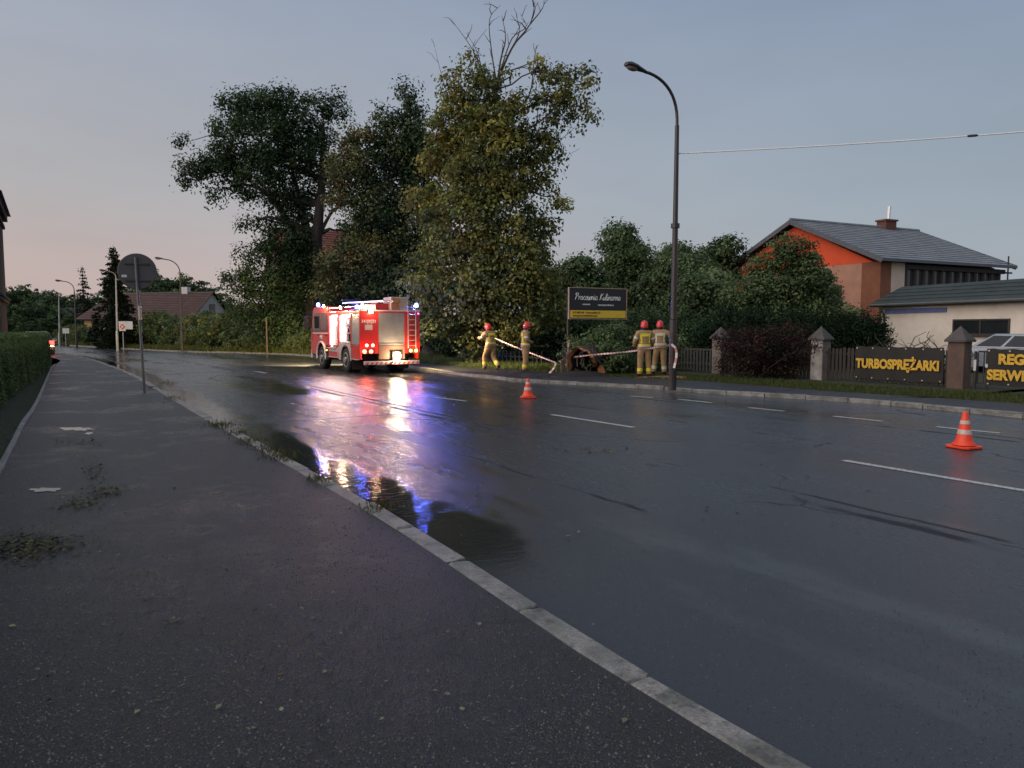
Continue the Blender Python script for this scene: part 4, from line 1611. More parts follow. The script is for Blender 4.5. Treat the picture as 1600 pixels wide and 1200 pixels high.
# gable window: rotate frame so that the wall faces -x
wf = bpy.data.objects.new('window', MB().box(.36, .452, 2.9, 4.3, 3.15, 4.25).mesh('window'))
COL.objects.link(wf)
wf.parent = h
wf.data.materials.append(mat('brown_window_frame', (.07, .045, .035), .6))
MB().box(.345, .362, 2.98, 3.55, 3.23, 4.17).build('pane', GLASS, wf)
MB().box(.345, .362, 3.65, 4.22, 3.23, 4.17).build('pane', mat('curtained_pane', (.30, .31, .33), .3), wf)

# ---- white garage building
WA = R(-72)
WL = at(1378, 479, 37.6)
WL.z = 0
h = thing('garage_building', 'low white garage building with a dark green roof and a wide window', 'building', WL, WA)
WREN = mat('offwhite_render', (.78, .70, .62), .85, .07, 1.2, .15, dirt=(.62, .54, .47))
b = MB()
b.box(0, 22, 0, 7, 0, 3.02)
b.build('wall', WREN, h)
b = MB()
for (y0, z0, y1, z1) in ((-.45, 2.98, .75, 3.85),):
    tile_slope(b, (-.35, y0, z0), (22.3, y0, z0), (.5, y1, z1), (22.3, y1, z1), 5, .05, .03)
b.box(.5, 22.3, .72, 6.9, 3.70, 3.80)
b.box(-.33, 22.3, -.43, -.33, 2.83, 2.99)
b.box(-.33, -.25, -.33, 6.9, 2.86, 3.05)
b.build('roof', ROOF_GREEN, h)
b = MB()
b.tube([(-.3, -.50, 2.93), (22.2, -.50, 2.93)], .065, 8)
b.build('gutter', mat('grey_gutter', (.10, .11, .115), .5), h, True)
for x in (.25, 9.6):
    b = MB()
    b.tube([(x, -.50, 2.9), (x, -.20, 2.6), (x, -.08, 2.45), (x, -.08, .1)], .045, 8)
    b.build('downpipe', mat('grey_gutter', (.10, .11, .115), .5), h, True)
Mi = frame(WL, WA).inverted()
nW = Vector((math.sin(WA), -math.cos(WA), 0))
wa = Mi @ onplane(1490, 499, WL, nW)
wb = Mi @ onplane(1578, 524, WL, nW)
window(h, wa.x, wb.x, wb.z, wa.z, 0, mat('dark_window_frame', (.05, .045, .042), .6), 2)
sa, sb = Mi @ onplane(1384, 476, WL, nW), Mi @ onplane(1480, 484, WL, nW)
MB().box(sa.x, sb.x, -.05, -.01, 2.50, 2.72).build('blue_sign_strip', mat('blue_strip', (.16, .20, .45), .5), h)

# ---- big red-roofed house hidden behind the trees
p = at(560, 540, 62)
h = thing('house', 'tall house with a red tiled roof half hidden behind the big trees', 'house', (p.x, p.y, 0), R(25))
MB().box(-6, 6, 0, 9, 0, 6.2).build('wall', mat('grey_brown_render', (.17, .14, .12), .9, .15, 1), h)
MB().prism([(.2, 6.2), (8.8, 6.2), (4.5, 10.0)], 'x', -5.95, 5.95).build('gable', mat('grey_brown_render', (.17, .14, .12), .9), h)
b = MB()
tile_slope(b, (-6.4, -.5, 6.0), (6.4, -.5, 6.0), (-6.4, 4.5, 10.4), (6.4, 4.5, 10.4), 20, .05, .05)
tile_slope(b, (-6.4, 9.5, 6.0), (6.4, 9.5, 6.0), (-6.4, 4.5, 10.4), (6.4, 4.5, 10.4), 20, .05, .05)
b.build('roof', ROOF_RED, h)
for x in (-4.5, -1.5, 1.5, 4.0):
    for z in (1.2, 4.0):
        window(h, x - .5, x + .5, z, z + 1.4, 0, WHITE)

# ---- long brown-roofed house at the bend
Yb = 80.0
pl, pr = at(140, 540, Yb + 3), at(302, 540, Yb)
h = thing('house', 'long yellow house with a steep brown roof behind the spruce', 'house', (pl.x, pl.y, 0), math.atan2(pr.y - pl.y, pr.x - pl.x))
Lh = (pr - pl).length
ze, zr = at(260, 497, Yb).z, at(260, 455, Yb + 2.5).z
YEL = mat('yellow_render', (.46, .30, .14), .85, .08, 1)
MB().box(-.6, Lh, 0, 7, 0, ze).build('wall', YEL, h)
MB().prism([(0.0, ze), (7.0, ze), (3.5, zr - .12)], 'x', Lh - 8, Lh - .01).build('gable', mat('pale_gable_boards', (.50, .47, .42), .8, .15, 3), h)
b = MB()
tile_slope(b, (-1.4, -.5, ze - .12), (Lh + .3, -.5, ze - .12), (.6, 3.5, zr), (Lh + .3, 3.5, zr), 16, .05, .05)
tile_slope(b, (-1.4, 7.5, ze - .12), (Lh + .3, 7.5, ze - .12), (.6, 3.5, zr), (Lh + .3, 3.5, zr), 16, .05, .05)
b.add([(-1.4, -.5, ze - .12), (-1.4, 7.5, ze - .12), (.6, 3.5, zr)], [(0, 1, 2)])
r_ = b.build('roof', ROOF_BROWN, h)
MB().box(Lh * .72, Lh * .72 + .8, 3.2, 3.8, zr - .4, zr + .55).build('chimney', WHITE, r_)
for x in (1.0, 3.2, 7.5, 9.6):
    window(h, x, x + 1.0, 1.1, 2.3, 0, WHITE)
gw = MB().box(Lh - .02, Lh + .03, 3.0, 4.0, ze + .5, ze + 1.6).build('window', mat('dark_window_frame', (.05, .045, .042), .6), h)
for k in (0, 1):
    MB().box(Lh + .03, Lh + .045, 3.07 + .46 * k, 3.46 + .46 * k, ze + .58, ze + 1.5).build('pane', GLASS, gw)

# ---- small white house down the road
Yw = 105.0
pl, pr = at(80, 530, Yw), at(118, 530, Yw)
h = thing('house', 'small white house with two dark windows far down the road', 'house', (pl.x, pl.y, 0), 0)
Lh = (pr - pl).length
ze = at(100, 503, Yw).z
zr = at(100, 489, Yw).z
MB().box(0, Lh, 0, 5, 0, ze + .6).build('wall', WHITE, h)
b = MB()
tile_slope(b, (-.4, -.4, ze + .5), (Lh + .4, -.4, ze + .5), (.8, 2.5, zr + .8), (Lh + .4, 2.5, zr + .8), 8)
tile_slope(b, (-.4, 5.4, ze + .5), (Lh + .4, 5.4, ze + .5), (.8, 2.5, zr + .8), (Lh + .4, 2.5, zr + .8), 8)
b.build('roof', ROOF_DARK, h)
for x in (1.5, 2.75):
    window(h, x, x + .7, 1.2, 2.4, 0, mat('dark_window_frame', (.05, .045, .042), .6), 2)

# ---- brick house at the left edge, only its corner shows
cornr = at(-4, 480, 36.0)
cornr.z = 0
h = thing('house', 'tall dark brick house with a heavy cornice at the end of the hedge', 'house', cornr, R(32))
m = NT('dark_brick')
br = m.n('ShaderNodeTexBrick')
br.inputs['Scale'].default_value = 4
br.inputs['Color1'].default_value = (.024, .013, .011, 1)
br.inputs['Color2'].default_value = (.018, .010, .009, 1)
br.inputs['Mortar'].default_value = (.022, .02, .018, 1)
br.inputs['Mortar Size'].default_value = .015
m.put(br.inputs['Vector'], m.mapping(m.obj(), rot=(R(90), 0, 0)))
m.set(color=br.outputs[0], rough=.9, normal=m.bump(br.outputs['Fac'], -.5, .02))
BRICK = m.mat
STONE = mat('dark_cornice_stone', (.030, .028, .027), .85, .25, 3, .3)
MB().box(-9, 0, 0, 9, 0, 8.2).build('wall', BRICK, h)
b = MB()
b.box(-9.1, .12, -.12, 9.1, 7.55, 7.72)
b.box(-9.2, .25, -.25, 9.2, 8.0, 8.35)
b.build('cornice', STONE, h)
b = MB()
b.add([(-9.45, -.42, 8.36), (.42, -.42, 8.36), (.42, 9.45, 8.36), (-9.45, 9.45, 8.36), (-4.5, 4.5, 11.2)], [(3, 2, 1, 0), (0, 1, 4), (1, 2, 4), (2, 3, 4), (3, 0, 4)])
b.build('roof', ROOF_DARK, h)
for z in np.arange(3.6, 7.4, .38):
    k = int(round((z - 3.6) / .38))
    w_ = .10 if k % 2 else .05
    MB().box(-.45 - (k % 2) * .2, w_, -w_, .4 + (k % 2) * .2, z, z + .33).build('quoin', BRICK, h)
b = MB()
b.box(-9.05, .15, -.15, 9.05, 3.2, 3.38)
b.box(-9.05, .22, -.22, 9.05, 3.38, 3.48)
b.build('string_course', STONE, h)
sg = MB().box(-2.5, .10, -.24, -.17, 2.35, 2.9).build('shop_sign', mat('sign_blue', (.10, .20, .45), .5), h)
MB().box(-2.52, .12, -.24, -.17, 2.903, 3.15).build('shop_sign', mat('sign_yellow', (.55, .48, .05), .5), h)
for x in (-2.6, -5.0, -7.4):
    for z in (4.4,):
        window(h, x - .5, x + .5, z, z + 1.7, 0, WHITE)
    window(h, x - .5, x + .5, .9, 2.1, 0, WHITE)

# ================================================================== FENCE, BANNERS, GATE
def ground_z(p, z):
    return Vector((p.x, p.y, z))


FANG = math.atan2(FD.y, FD.x)
fen = thing('garden_fence', 'garden fence of dark wooden pickets between pale pillars with pyramid caps', 'fence', (FENCE_A.x, FENCE_A.y, .06), FANG)
PIL = mat('weathered_pillar_plaster', (.20, .165, .145), .9, .25, 3, .4, dirt=(.10, .085, .075))
CAPM = mat('pillar_cap_slate', (.075, .068, .066), .85, .25, 5, .4)
PKT = mat('dark_picket_wood', (.040, .032, .028), .85, .35, 6, .5)


def fx(u, v):
    q = onplane(u, v, FENCE_A, FNRM)
    return (Vector((q.x, q.y, 0)) - Vector((FENCE_A.x, FENCE_A.y, 0))).dot(FD)


pill = [fx(1125, 583), fx(1281, 592), fx(1497, 606)]
for k, x in enumerate(pill):
    b = MB()
    hgt = 1.30
    b.box(x - .22, x + .22, -.22, .22, -.05, hgt)
    po = b.build('pillar', PIL if k != 2 else mat('brown_pillar_plaster', (.115, .075, .06), .9, .25, 3, .4), fen, False, .015)
    if k == 1:
        MB().box(x - .20, x + .20, -.225, -.2205, .0, hgt - .01).build('whitewash', mat('flaking_whitewash', (.36, .33, .31), .9, .4, 3, .3), po)
    c = MB()
    c.box(x - .29, x + .29, -.29, .29, hgt, hgt + .05)
    c.add([(x - .29, -.29, hgt + .05), (x + .29, -.29, hgt + .05), (x + .29, .29, hgt + .05), (x - .29, .29, hgt + .05), (x, 0, hgt + .45)], [(0, 1, 4), (1, 2, 4), (2, 3, 4), (3, 0, 4)])
    c.build('cap', CAPM, po)


def pickets(x0, x1, parent, step=.135, h_=1.08, m_=PKT):
    b = MB()
    b.box(x0, x1, .02, .06, .30, .38)
    b.box(x0, x1, .02, .06, .84, .92)
    b.build('rail', m_, parent)
    base = MB()
    base.prism([(-.045, .05), (.045, .05), (.045, h_ - .05), (0, h_), (-.045, h_ - .05)], 'y', -.012, .012)
    me = base.mesh('picket')
    me.materials.append(m_)
    n = int((x1 - x0) / step)
    for i in range(n):
        o = bpy.data.objects.new('picket', me)
        COL.objects.link(o)
        o.parent = parent
        o.location = (x0 + (i + .5) * step, -.001, random.uniform(-.02, .02))
        o.rotation_euler = (0, random.uniform(-.012, .012), 0)


pickets(pill[0] + .24, pill[1] - .24, fen)
pickets(pill[1] + .24, pill[2] - .24, fen)
pickets(pill[0] - 6.0, pill[0] - .24, fen, .16, .85, mat('grey_picket_wood', (.050, .050, .048), .85, .3, 6))
# banner on the fence
BANM = mat('black_banner_vinyl', (.009, .008, .008), .6, .3, 2, .1)
YTX = mat('yellow_lettering', (.62, .37, .03), .5, .2, 5)


def text(name, body, size, m_, parent, loc, rot, xs=1.0, shear=0.0, bold=0.0, align='CENTER', ex=.004, spacing=1.0):
    c = bpy.data.curves.new(name, 'FONT')
    c.body = body
    c.size = size
    c.align_x = align
    c.align_y = 'CENTER'
    c.extrude = ex
    c.shear = shear
    c.offset = bold
    c.space_character = spacing
    c.materials.append(m_)
    c.resolution_u = 4
    tmp = bpy.data.objects.new('tmp_text', c)
    COL.objects.link(tmp)
    dg = bpy.context.evaluated_depsgraph_get()
    dg.update()
    me = bpy.data.meshes.new_from_object(tmp.evaluated_get(dg))
    bpy.data.objects.remove(tmp)
    me.name = name
    if len(me.materials) == 0:
        me.materials.append(m_)
    o = link(name, me, None, parent, loc, rot)
    o.scale = (xs, 1, 1)
    return o


def banner(label, x0, x1, z0, z1, lines):
    c = FENCE_A + FD * ((x0 + x1) / 2)
    t = thing('banner', label, 'banner', (c.x + FNRM.x * .04, c.y + FNRM.y * .04, z0), FANG)
    L = x1 - x0
    b = MB()
    k = 16
    vs, fs = [], []
    for i in range(k + 1):
        x = -L / 2 + L * i / k
        y = .012 * math.sin(i * 1.3) - .01
        vs += [(x, y, 0 + .01 * math.sin(i)), (x, y - .004, z1 - z0 + .012 * math.sin(i * 2.1))]
    fs = [(2 * i, 2 * i + 2, 2 * i + 3, 2 * i + 1) for i in range(k)]
    b.add(vs, fs)
    o = b.build('sheet', BANM, t)
    sm = o.modifiers.new('thick', 'SOLIDIFY')
    sm.thickness = .006
    for (s_, x, z, size, w_) in lines:
        tx = text('lettering', s_, size, YTX, t, (x, -.055, z), (math.pi / 2, 0, 0), 1.0, 0, size * .05, 'CENTER')
        xsv = [v.co.x for v in tx.data.vertices]
        wd = max(xsv) - min(xsv)
        if wd > 1e-3:
            tx.scale.x = w_ / wd
    for x in np.linspace(-L / 2 + .06, L / 2 - .06, 6):
        for z in (.05, z1 - z0 - .05):
            b2 = MB()
            b2.lathe([(.012, -.004), (.022, -.004), (.022, .004), (.012, .004)], 8, Matrix.Translation((x, -.03, z)) @ Matrix.Rotation(R(90), 4, 'X'))
            b2.build('eyelet', mat('brass_eyelet', (.5, .45, .35), .4, metal=.8), t)
    return t


b0, b1 = fx(1337, 590), fx(1474, 598)
zt = onplane(1400, 541, FENCE_A, FNRM).z
tx0, tx1 = fx(1340, 575), fx(1470, 580)
banner('long black banner with yellow TURBOSPRĘŻARKI lettering on the fence', b0, b1, .18, zt - .02, [('TURBOSPRĘŻARKI', (tx0 + tx1) / 2 - (b0 + b1) / 2, (zt - .2) * .47, .38, tx1 - tx0)])
g0, g1 = fx(1541, 606), fx(1541, 606) + 2.6
rx0, rx1 = fx(1562, 575), fx(1600, 575) + .04
sx0, sx1 = fx(1544, 590), fx(1600, 590)
gate_c = FENCE_A + FD * ((g0 + g1) / 2)
gt = thing('metal_gate', 'dark metal gate with a white striped post beside the brown pillar', 'gate', (gate_c.x, gate_c.y, .06), FANG)
b = MB()
L = g1 - g0 + .5
for z in (.15, 1.02):
    b.box(-L / 2, L / 2, .02, .06, z, z + .05)
for i in range(22):
    x = -L / 2 + L * i / 21
    b.box(x - .012, x + .012, .028, .052, .2, 1.02)
b.build('frame', mat('dark_gate_metal', (.03, .03, .032), .5, metal=.4), gt)
xp = (fx(1523, 600) - (g0 + g1) / 2)
gp = MB().box(xp - .03, xp + .03, -.04, .018, .0, 1.05).build('gate_post', mat('dark_gate_metal', (.03, .03, .032), .5), gt)
MB().box(xp - .033, xp + .033, -.046, -.041, .52, .82).build('reflector', mat('white_reflector', (.55, .55, .55), .4), gp)
MB().box(xp + .27, xp + .32, -.046, .018, .0, 1.05).build('gate_post', mat('dark_gate_metal', (.03, .03, .032), .5), gt)
MB().box(xp + .267, xp + .323, -.052, -.047, .62, .72).build('reflector', mat('white_reflector', (.55, .55, .55), .4), gp)
ww = (rx1 - rx0)
banner('black banner with yellow REG and SERWI lettering on the metal gate', g0, g1, .20, zt - .02,
       [('REG', (rx0 + rx1) / 2 - (g0 + g1) / 2, (zt - .2) * .70, .36, ww), ('SERWI', (sx0 + sx1) / 2 + .03 - (g0 + g1) / 2, (zt - .2) * .28, .36, sx1 - sx0 + .04)])
# dead branches piled behind the banner
pb_ = onplane(1430, 560, FENCE_A - FNRM * 1.2, FNRM)
t = thing('branch_pile', 'bare broken branches sticking up behind the black fence banner', 'branches', (pb_.x, pb_.y, .05), FANG)
b = MB()
for i in range(26):
    x = random.uniform(-1.7, 1.5)
    a = Vector((x, random.uniform(-.3, .3), 0))
    e = a + Vector((random.uniform(-1.0, 1.0), random.uniform(-.4, .4), random.uniform(1.0, 1.75)))
    pts = limb(b, a, e, .03, .008, 5, .35, 5)
    limb(b, pts[3], pts[3] + Vector((random.uniform(-.5, .5), 0, random.uniform(-.1, .3))), .012, .005, 3, .3, 4)
b.build('branch', BARK, t, smooth=True)

# ---- low wire fence in the shade behind the tape
fa, fb_ = G(770, 566, .08), G(850, 570, .08)
t = thing('low_fence', 'low grey slatted fence in the shade behind the barrier tape', 'fence', (fa.x, fa.y, .06), math.atan2(fb_.y - fa.y, fb_.x - fa.x))
pickets(0, (fb_ - fa).length, t, .30, .62, mat('pale_grey_slat', (.035, .035, .035), .8, .3, 6))

# ================================================================== BILLBOARD
YB = 30.2
pl, pr = at(889.5, 475, YB - .5), at(978.5, 477, YB + .75)
ang = math.atan2(pr.y - pl.y, pr.x - pl.x)
Wb = math.hypot(pr.x - pl.x, pr.y - pl.y)
zb0, zb1 = at(934, 500, YB).z, at(934, 453, YB).z
bb_ = thing('billboard', 'black and yellow billboard with white handwritten lettering on two posts', 'billboard', (pl.x, pl.y, .06), ang)
b = MB()
b.box(0, Wb, 0, .04, zb0, zb1)
b.build('panel', mat('charcoal_panel', (.022, .021, .023), .5, .1), bb_)
ys = zb0 + (zb1 - zb0) * .27
MB().box(.03, Wb - .03, -.006, -.001, zb0 + .03, ys).build('yellow_strip', mat('yellow_panel', (.80, .53, .04), .5, .06), bb_)
b = MB()
for (x0, x1, z0, z1) in ((-.03, Wb + .03, zb1, zb1 + .03), (-.03, Wb + .03, zb0 - .03, zb0), (-.03, .0, zb0, zb1), (Wb, Wb + .03, zb0, zb1)):
    b.box(x0, x1, -.02, .05, z0, z1)
b.build('frame', mat('brown_frame', (.42, .29, .20), .6, .15), bb_)
for x in (.0, Wb - .08):
    MB().box(x - .04, x + .04, .045, .12, 0, zb1).build('post', mat('dark_post', (.045, .03, .025), .7, .2), bb_)
WTX = mat('white_lettering', (.80, .79, .77), .5, .05)
BTX = mat('dark_lettering', (.12, .06, .01), .5, .1)
# handwriting as pen strokes: each glyph is a few strokes on a 1-unit x-height
GL = {'P': (.75, [[(.1, 0), (.22, .8), (.30, 1.7)], [(.0, 1.35), (.25, 1.75), (.62, 1.72), (.66, 1.35), (.45, 1.0), (.2, .9)]]),
      'r': (.5, [[(.0, .75), (.12, .95), (.12, .0), (.16, .55), (.3, .92), (.48, .85)]]),
      'a': (.62, [[(.5, .8), (.3, .95), (.08, .6), (.1, .1), (.3, .02), (.48, .4), (.5, .85), (.48, .2), (.62, .05)]]),
      'c': (.52, [[(.46, .8), (.28, .95), (.08, .55), (.12, .1), (.32, .0), (.52, .2)]]),
      'o': (.55, [[(.3, .95), (.08, .6), (.1, .12), (.3, .0), (.48, .3), (.46, .8), (.3, .95), (.56, .85)]]),
      'w': (.75, [[(.02, .9), (.08, .1), (.2, .0), (.36, .8), (.4, .1), (.52, .0), (.66, .5), (.66, .95), (.78, .85)]]),
      'n': (.6, [[(.02, .9), (.08, .0), (.12, .55), (.3, .95), (.42, .8), (.44, .1), (.6, .05)]]),
      'i': (.32, [[(.1, .9), (.1, .15), (.18, .0), (.32, .15)], [(.12, 1.25), (.16, 1.35)]]),
      'K': (.8, [[(.1, 0), (.2, .9), (.26, 1.75)], [(.72, 1.7), (.2, .85), (.45, .5), (.8, .0)]]),
      'u': (.6, [[(.05, .9), (.08, .2), (.22, .0), (.42, .4), (.46, .9), (.46, .15), (.6, .05)]]),
      'l': (.34, [[(.1, .2), (.26, 1.4), (.18, 1.75), (.08, 1.2), (.1, .15), (.2, .0), (.34, .2)]]),
      ' ': (.45, [])}


def handwriting(s, x0, z0, xh, width, parent, y, r):
    tot = sum(GL[c][0] for c in s)
    k = width / tot
    b = MB()
    x = x0
    for c in s:
        w_, st = GL[c]
        for q in st:
            pts = catmull([Vector((x + px * k + pz * xh * .16, y, z0 + pz * xh)) for px, pz in q], 3)
            b.tube(pts, r, 5)
        x += w_ * k
    return b.build('lettering', WTX, parent)


handwriting('Pracownia Kulinarna', Wb * .09, zb0 + (zb1 - zb0) * .615, (zb1 - zb0) * .125, Wb * .80, bb_, -.012, .0135)
text('lettering', 'szkolenia', .10, WTX, bb_, (Wb * .29, -.006, zb0 + (zb1 - zb0) * .47), (math.pi / 2, 0, 0), 1.0, 0, .002)
text('lettering', 'warsztaty kulinarne', .10, WTX, bb_, (Wb * .63, -.006, zb0 + (zb1 - zb0) * .455), (math.pi / 2, 0, 0), 1.0, 0, .002)
text('lettering', '517 848 169   Grunwaldzka 25', .105, BTX, bb_, (Wb * .06, -.012, zb0 + (zb1 - zb0) * .195), (math.pi / 2, 0, 0), 1.0, 0, .002, 'LEFT')
text('lettering', 'www.pracowniakulinarna.pl', .105, BTX, bb_, (Wb * .06, -.012, zb0 + (zb1 - zb0) * .095), (math.pi / 2, 0, 0), 1.0, 0, .002, 'LEFT')

# ================================================================== STREET LAMPS
def street_lamp(label, base, pole_top, tip, m_, r0=.085, r1=.055, head=.62, group=None):
    """base, pole_top (where the arm starts to bend), tip of the arm: world points"""
    t = thing('street_lamp', label, 'street lamp', base, 0, group)
    inv = -Vector(base)
    pt = Vector(pole_top) + inv
    tp = Vector(tip) + inv
    h_ = pt.z
    b = MB()
    b.tube([(0, 0, -.02), (0, 0, h_ * .27), (pt.x * .28, pt.y * .28, h_ * .272)], [r0 * 1.25, r0 * 1.2, r0], 14)
    b.tube([(pt.x * .28, pt.y * .28, h_ * .272), (pt.x * .62, pt.y * .62, h_ * .62)], [r0 * .98, r0 * .86], 14)
    b.tube([(pt.x * .62, pt.y * .62, h_ * .618), (pt.x * .62, pt.y * .62, h_ * .635)], [r0 * 1.35, r0 * 1.35], 14)
    b.tube([(pt.x * .62, pt.y * .62, h_ * .634), pt], [r0 * .80, r1], 14)
    b.build('pole', m_, t, smooth=True)
    hd = Vector((tp.x - pt.x, tp.y - pt.y, 0))
    up = tp.z - pt.z
    arm = []
    for i in range(13):
        q = i / 12
        a = q * math.pi / 2
        arm.append(pt + hd * (1 - math.cos(a)) ** 1.15 + Vector((0, 0, up * math.sin(a) ** .92)))
    b = MB()
    b.tube(arm, [r1 * .72] * 13, 10)
    b.build('arm', m_, t, smooth=True)
    dirn = (arm[-1] - arm[-2]).normalized()
    dirn = (dirn + Vector((hd.x, hd.y, 0)).normalized() * .5 + Vector((0, 0, .12))).normalized()
    X = dirn
    Yv = Vector((0, 0, 1)).cross(X).normalized()
    Z = X.cross(Yv)
    Mh = Matrix(((X.x, Yv.x, Z.x, arm[-1].x), (X.y, Yv.y, Z.y, arm[-1].y), (X.z, Yv.z, Z.z, arm[-1].z), (0, 0, 0, 1)))
    b = MB()
    prof = [(-.05, .04, .04), (.0, .06, .05), (.16, .09, .075), (.3, .13, .095), (head * .8, .14, .10), (head, .09, .06)]
    vs, fs = [], []
    for x, wy, wz in prof:
        for j in range(12):
            a = 2 * math.pi * j / 12
            z = math.sin(a) * wz
            vs.append(Mh @ Vector((x, math.cos(a) * wy, z if z > 0 else z * .45)))
    for i in range(len(prof) - 1):
        for j in range(12):
            fs.append((i * 12 + j, i * 12 + (j + 1) % 12, (i + 1) * 12 + (j + 1) % 12, (i + 1) * 12 + j))
    fs += [tuple(range(11, -1, -1)), tuple(60 + j for j in range(12))]
    b.add(vs, fs)
    lum = b.build('luminaire', mat('luminaire_housing', (.055, .055, .058), .6, .15), t, smooth=True)
    b = MB()
    b.ell((.42 * head / .62, 0, -.045), (.17, .10, .055), 12, 6, Mh)
    b.build('lens', mat('lamp_glass', (.28, .25, .22), .2, .1), lum, smooth=True)
    return t


POLE = mat('dark_brown_lamp_paint', (.030, .020, .019), .38, .35, 3, .15, coat=.2)
base = G(1050.5, 608, PAVZ)
YL = base.y
pt = at(1058, 196, YL - .05)
tipv = -NV * 1.15
tp = Vector((pt.x, pt.y, 0)) + tipv
tz = at(1018, 112, tp.y).z
base.z = PAVZ - .012
LAMP = street_lamp('tall dark brown street lamp with a curved arm beside two firefighters', base, pt, Vector((tp.x, tp.y, tz)), POLE)
GALV = mat('galvanised_steel', (.36, .37, .38), .45, .15, 4, metal=.3)
DKS = mat('dark_grey_steel', (.040, .038, .040), .5, .2, 4)
for (lab, bu, bv, ttu, ttv, tpu, tpv, mm, zz) in (('dark street lamp with a swan neck among the roadside bushes', 285, 549, 281.5, 430, 256, 405, DKS, .06), ('pale galvanised street lamp in front of the dark spruce', 184, 548, 181, 434, 168, 424, GALV, .0),
                                                 ('dark street lamp farther along the bend by the yellow house', 120, 543, 116, 455, 98, 439.5, DKS, .0), ('pale street lamp near the small white house', 93.5, 541, 92, 466, 82, 458, GALV, .0)):
    base = G(bu, bv, zz)
    Yq = base.y
    street_lamp(lab, base, at(ttu, ttv, Yq), at(tpu, tpv, Yq - .5), mm, .08, .05, .6)
base = at(566, 557, 43.5)
base.z = .06
street_lamp('street lamp half swallowed by the trees above the fire engine', base, at(566, 322, 43.5), at(527, 290, 43.0), DKS, .08, .05, .7)

# overhead cable from the lamp to the right
c0 = at(1059, 240, YL)
pts = []
for i in range(41):
    q = i / 40
    p_ = at(1059 + (1860 - 1059) * q, 240 - 57 * q + 5 * math.sin(math.pi * q), YL - 3.0 * q)
    pts.append(p_)
b = MB()
b.tube(pts, .017, 6)
cb = b.build('overhead_cable', mat('pale_cable_sheath', (.85, .86, .88), .5, .05, 2))
tag(cb, 'pale overhead cable strung from the tall lamp post', 'cable')
i0 = min(range(41), key=lambda i: abs(pts[i].x / pts[i].y - (1510 - 800) / F))
b = MB()
d_ = (pts[i0 + 1] - pts[i0]).normalized()
b.tube([pts[i0] - d_ * .12, pts[i0] - d_ * .08, pts[i0] + d_ * .08, pts[i0] + d_ * .12], [.015, .03, .03, .015], 8)
b.build('splice', DKS, cb, smooth=True)

# slim post on the far verge
p0 = G(417.5, 556, .06)
t = thing('marker_post', 'slim bare post on the verge ahead of the fire engine', 'post', p0)
b = MB()
b.tube([(0, 0, -.05), (0, 0, at(417.5, 498, p0.y).z - .06)], .045, 8)
b.build('shaft', mat('post_timber', (.08, .055, .04), .8, .2), t, smooth=True)
MB().box(-.06, .06, -.06, .06, -.02, .12).build('foot', STONE, t)

# ================================================================== ROUND SIGN SEEN FROM BEHIND
base = G(226, 613, PAVZ)
Ys = base.y
top = at(211.5, 402, Ys)
cen = at(214, 424, Ys)
t = thing('traffic_sign', 'large round traffic sign on a leaning pole, seen from behind', 'sign', (base.x, base.y, PAVZ - .012))
inv = -Vector(t.location)
b = MB()
b.tube([(0, 0, -.03), top + inv], [.034, .034], 10)
b.build('pole', mat('sign_pole_grey', (.15, .14, .135), .5, .2, 6, metal=.3), t, smooth=True)
fd = Vector((-.30, .95, 0)).normalized()      # the printed face looks up the road
Zv = fd
Xv = Vector((0, 0, 1)).cross(Zv).normalized()
Yv = Zv.cross(Xv)
cc = cen + inv + fd * .05
Ms = Matrix(((Xv.x, Yv.x, Zv.x, cc.x), (Xv.y, Yv.y, Zv.y, cc.y), (Xv.z, Yv.z, Zv.z, cc.z), (0, 0, 0, 1)))
b = MB()
b.lathe([(.44, -.022), (.455, -.015), (.455, .006), (.44, .010)], 40, Ms)
b.build('disc', mat('sign_back_grey', (.075, .073, .078), .5, .12, 3, metal=.2), t)
b = MB()
for dz in (-.23, .19):
    b.box(-.28, .28, dz - .02, dz + .02, -.055, -.020, 0, Ms)
b.build('bracket', mat('sign_bracket', (.035, .034, .036), .5), t)
MB().box(.24, .36, -.15, -.09, -.024, -.0225, 0, Ms).build('sticker', mat('sticker_white', (.55, .52, .52), .5), t)
b = MB()
za, zb_ = at(219, 500, Ys), at(217.6, 478, Ys)
b.tube([za + inv, zb_ + inv], [.038, .038], 10)
b.build('painted_highlight', mat('painted_highlight', (.55, .45, .28), .3), t, smooth=True)  # bright highlight on the pole, painted as a short paler tube

# panel sign with a red diamond far up the road
p0 = G(193, 546, .0)
t = thing('roadside_sign', 'white roadside board with a red diamond emblem near the spruce', 'sign', p0)
inv = -Vector(p0)
za, zb_ = at(186, 519, p0.y), at(207, 502, p0.y)
b = MB()
b.tube([(0, .03, -.05), (0, .03, za.z)], .04, 8)
b.build('post', GALV, t)
x0, x1 = za.x + inv.x, zb_.x + inv.x
zz0, zz1 = za.z, zb_.z
MB().box(x0, x1, -.02, .03, zz0 + .25, zz1).build('board', mat('pale_blue_white_board', (.55, .58, .64), .4, .1), t)
MB().box(x0 + .05, x0 + (x1 - x0) * .5, -.030, -.022, zz0 + .1, zz1 - .05).build('plate', WHITE, t)
cx_, cz_ = x0 + (x1 - x0) * .27, zz0 + (zz1 - zz0) * .5
MB().prism([(cx_ - .26, cz_), (cx_, cz_ - .26), (cx_ + .26, cz_), (cx_, cz_ + .26)], 'y', -.040, -.032).build('emblem', mat('red_emblem', (.55, .10, .09), .5), t)
MB().prism([(cx_ - .12, cz_), (cx_, cz_ - .12), (cx_ + .12, cz_), (cx_, cz_ + .12)], 'y', -.048, -.042).build('emblem', WHITE, t)
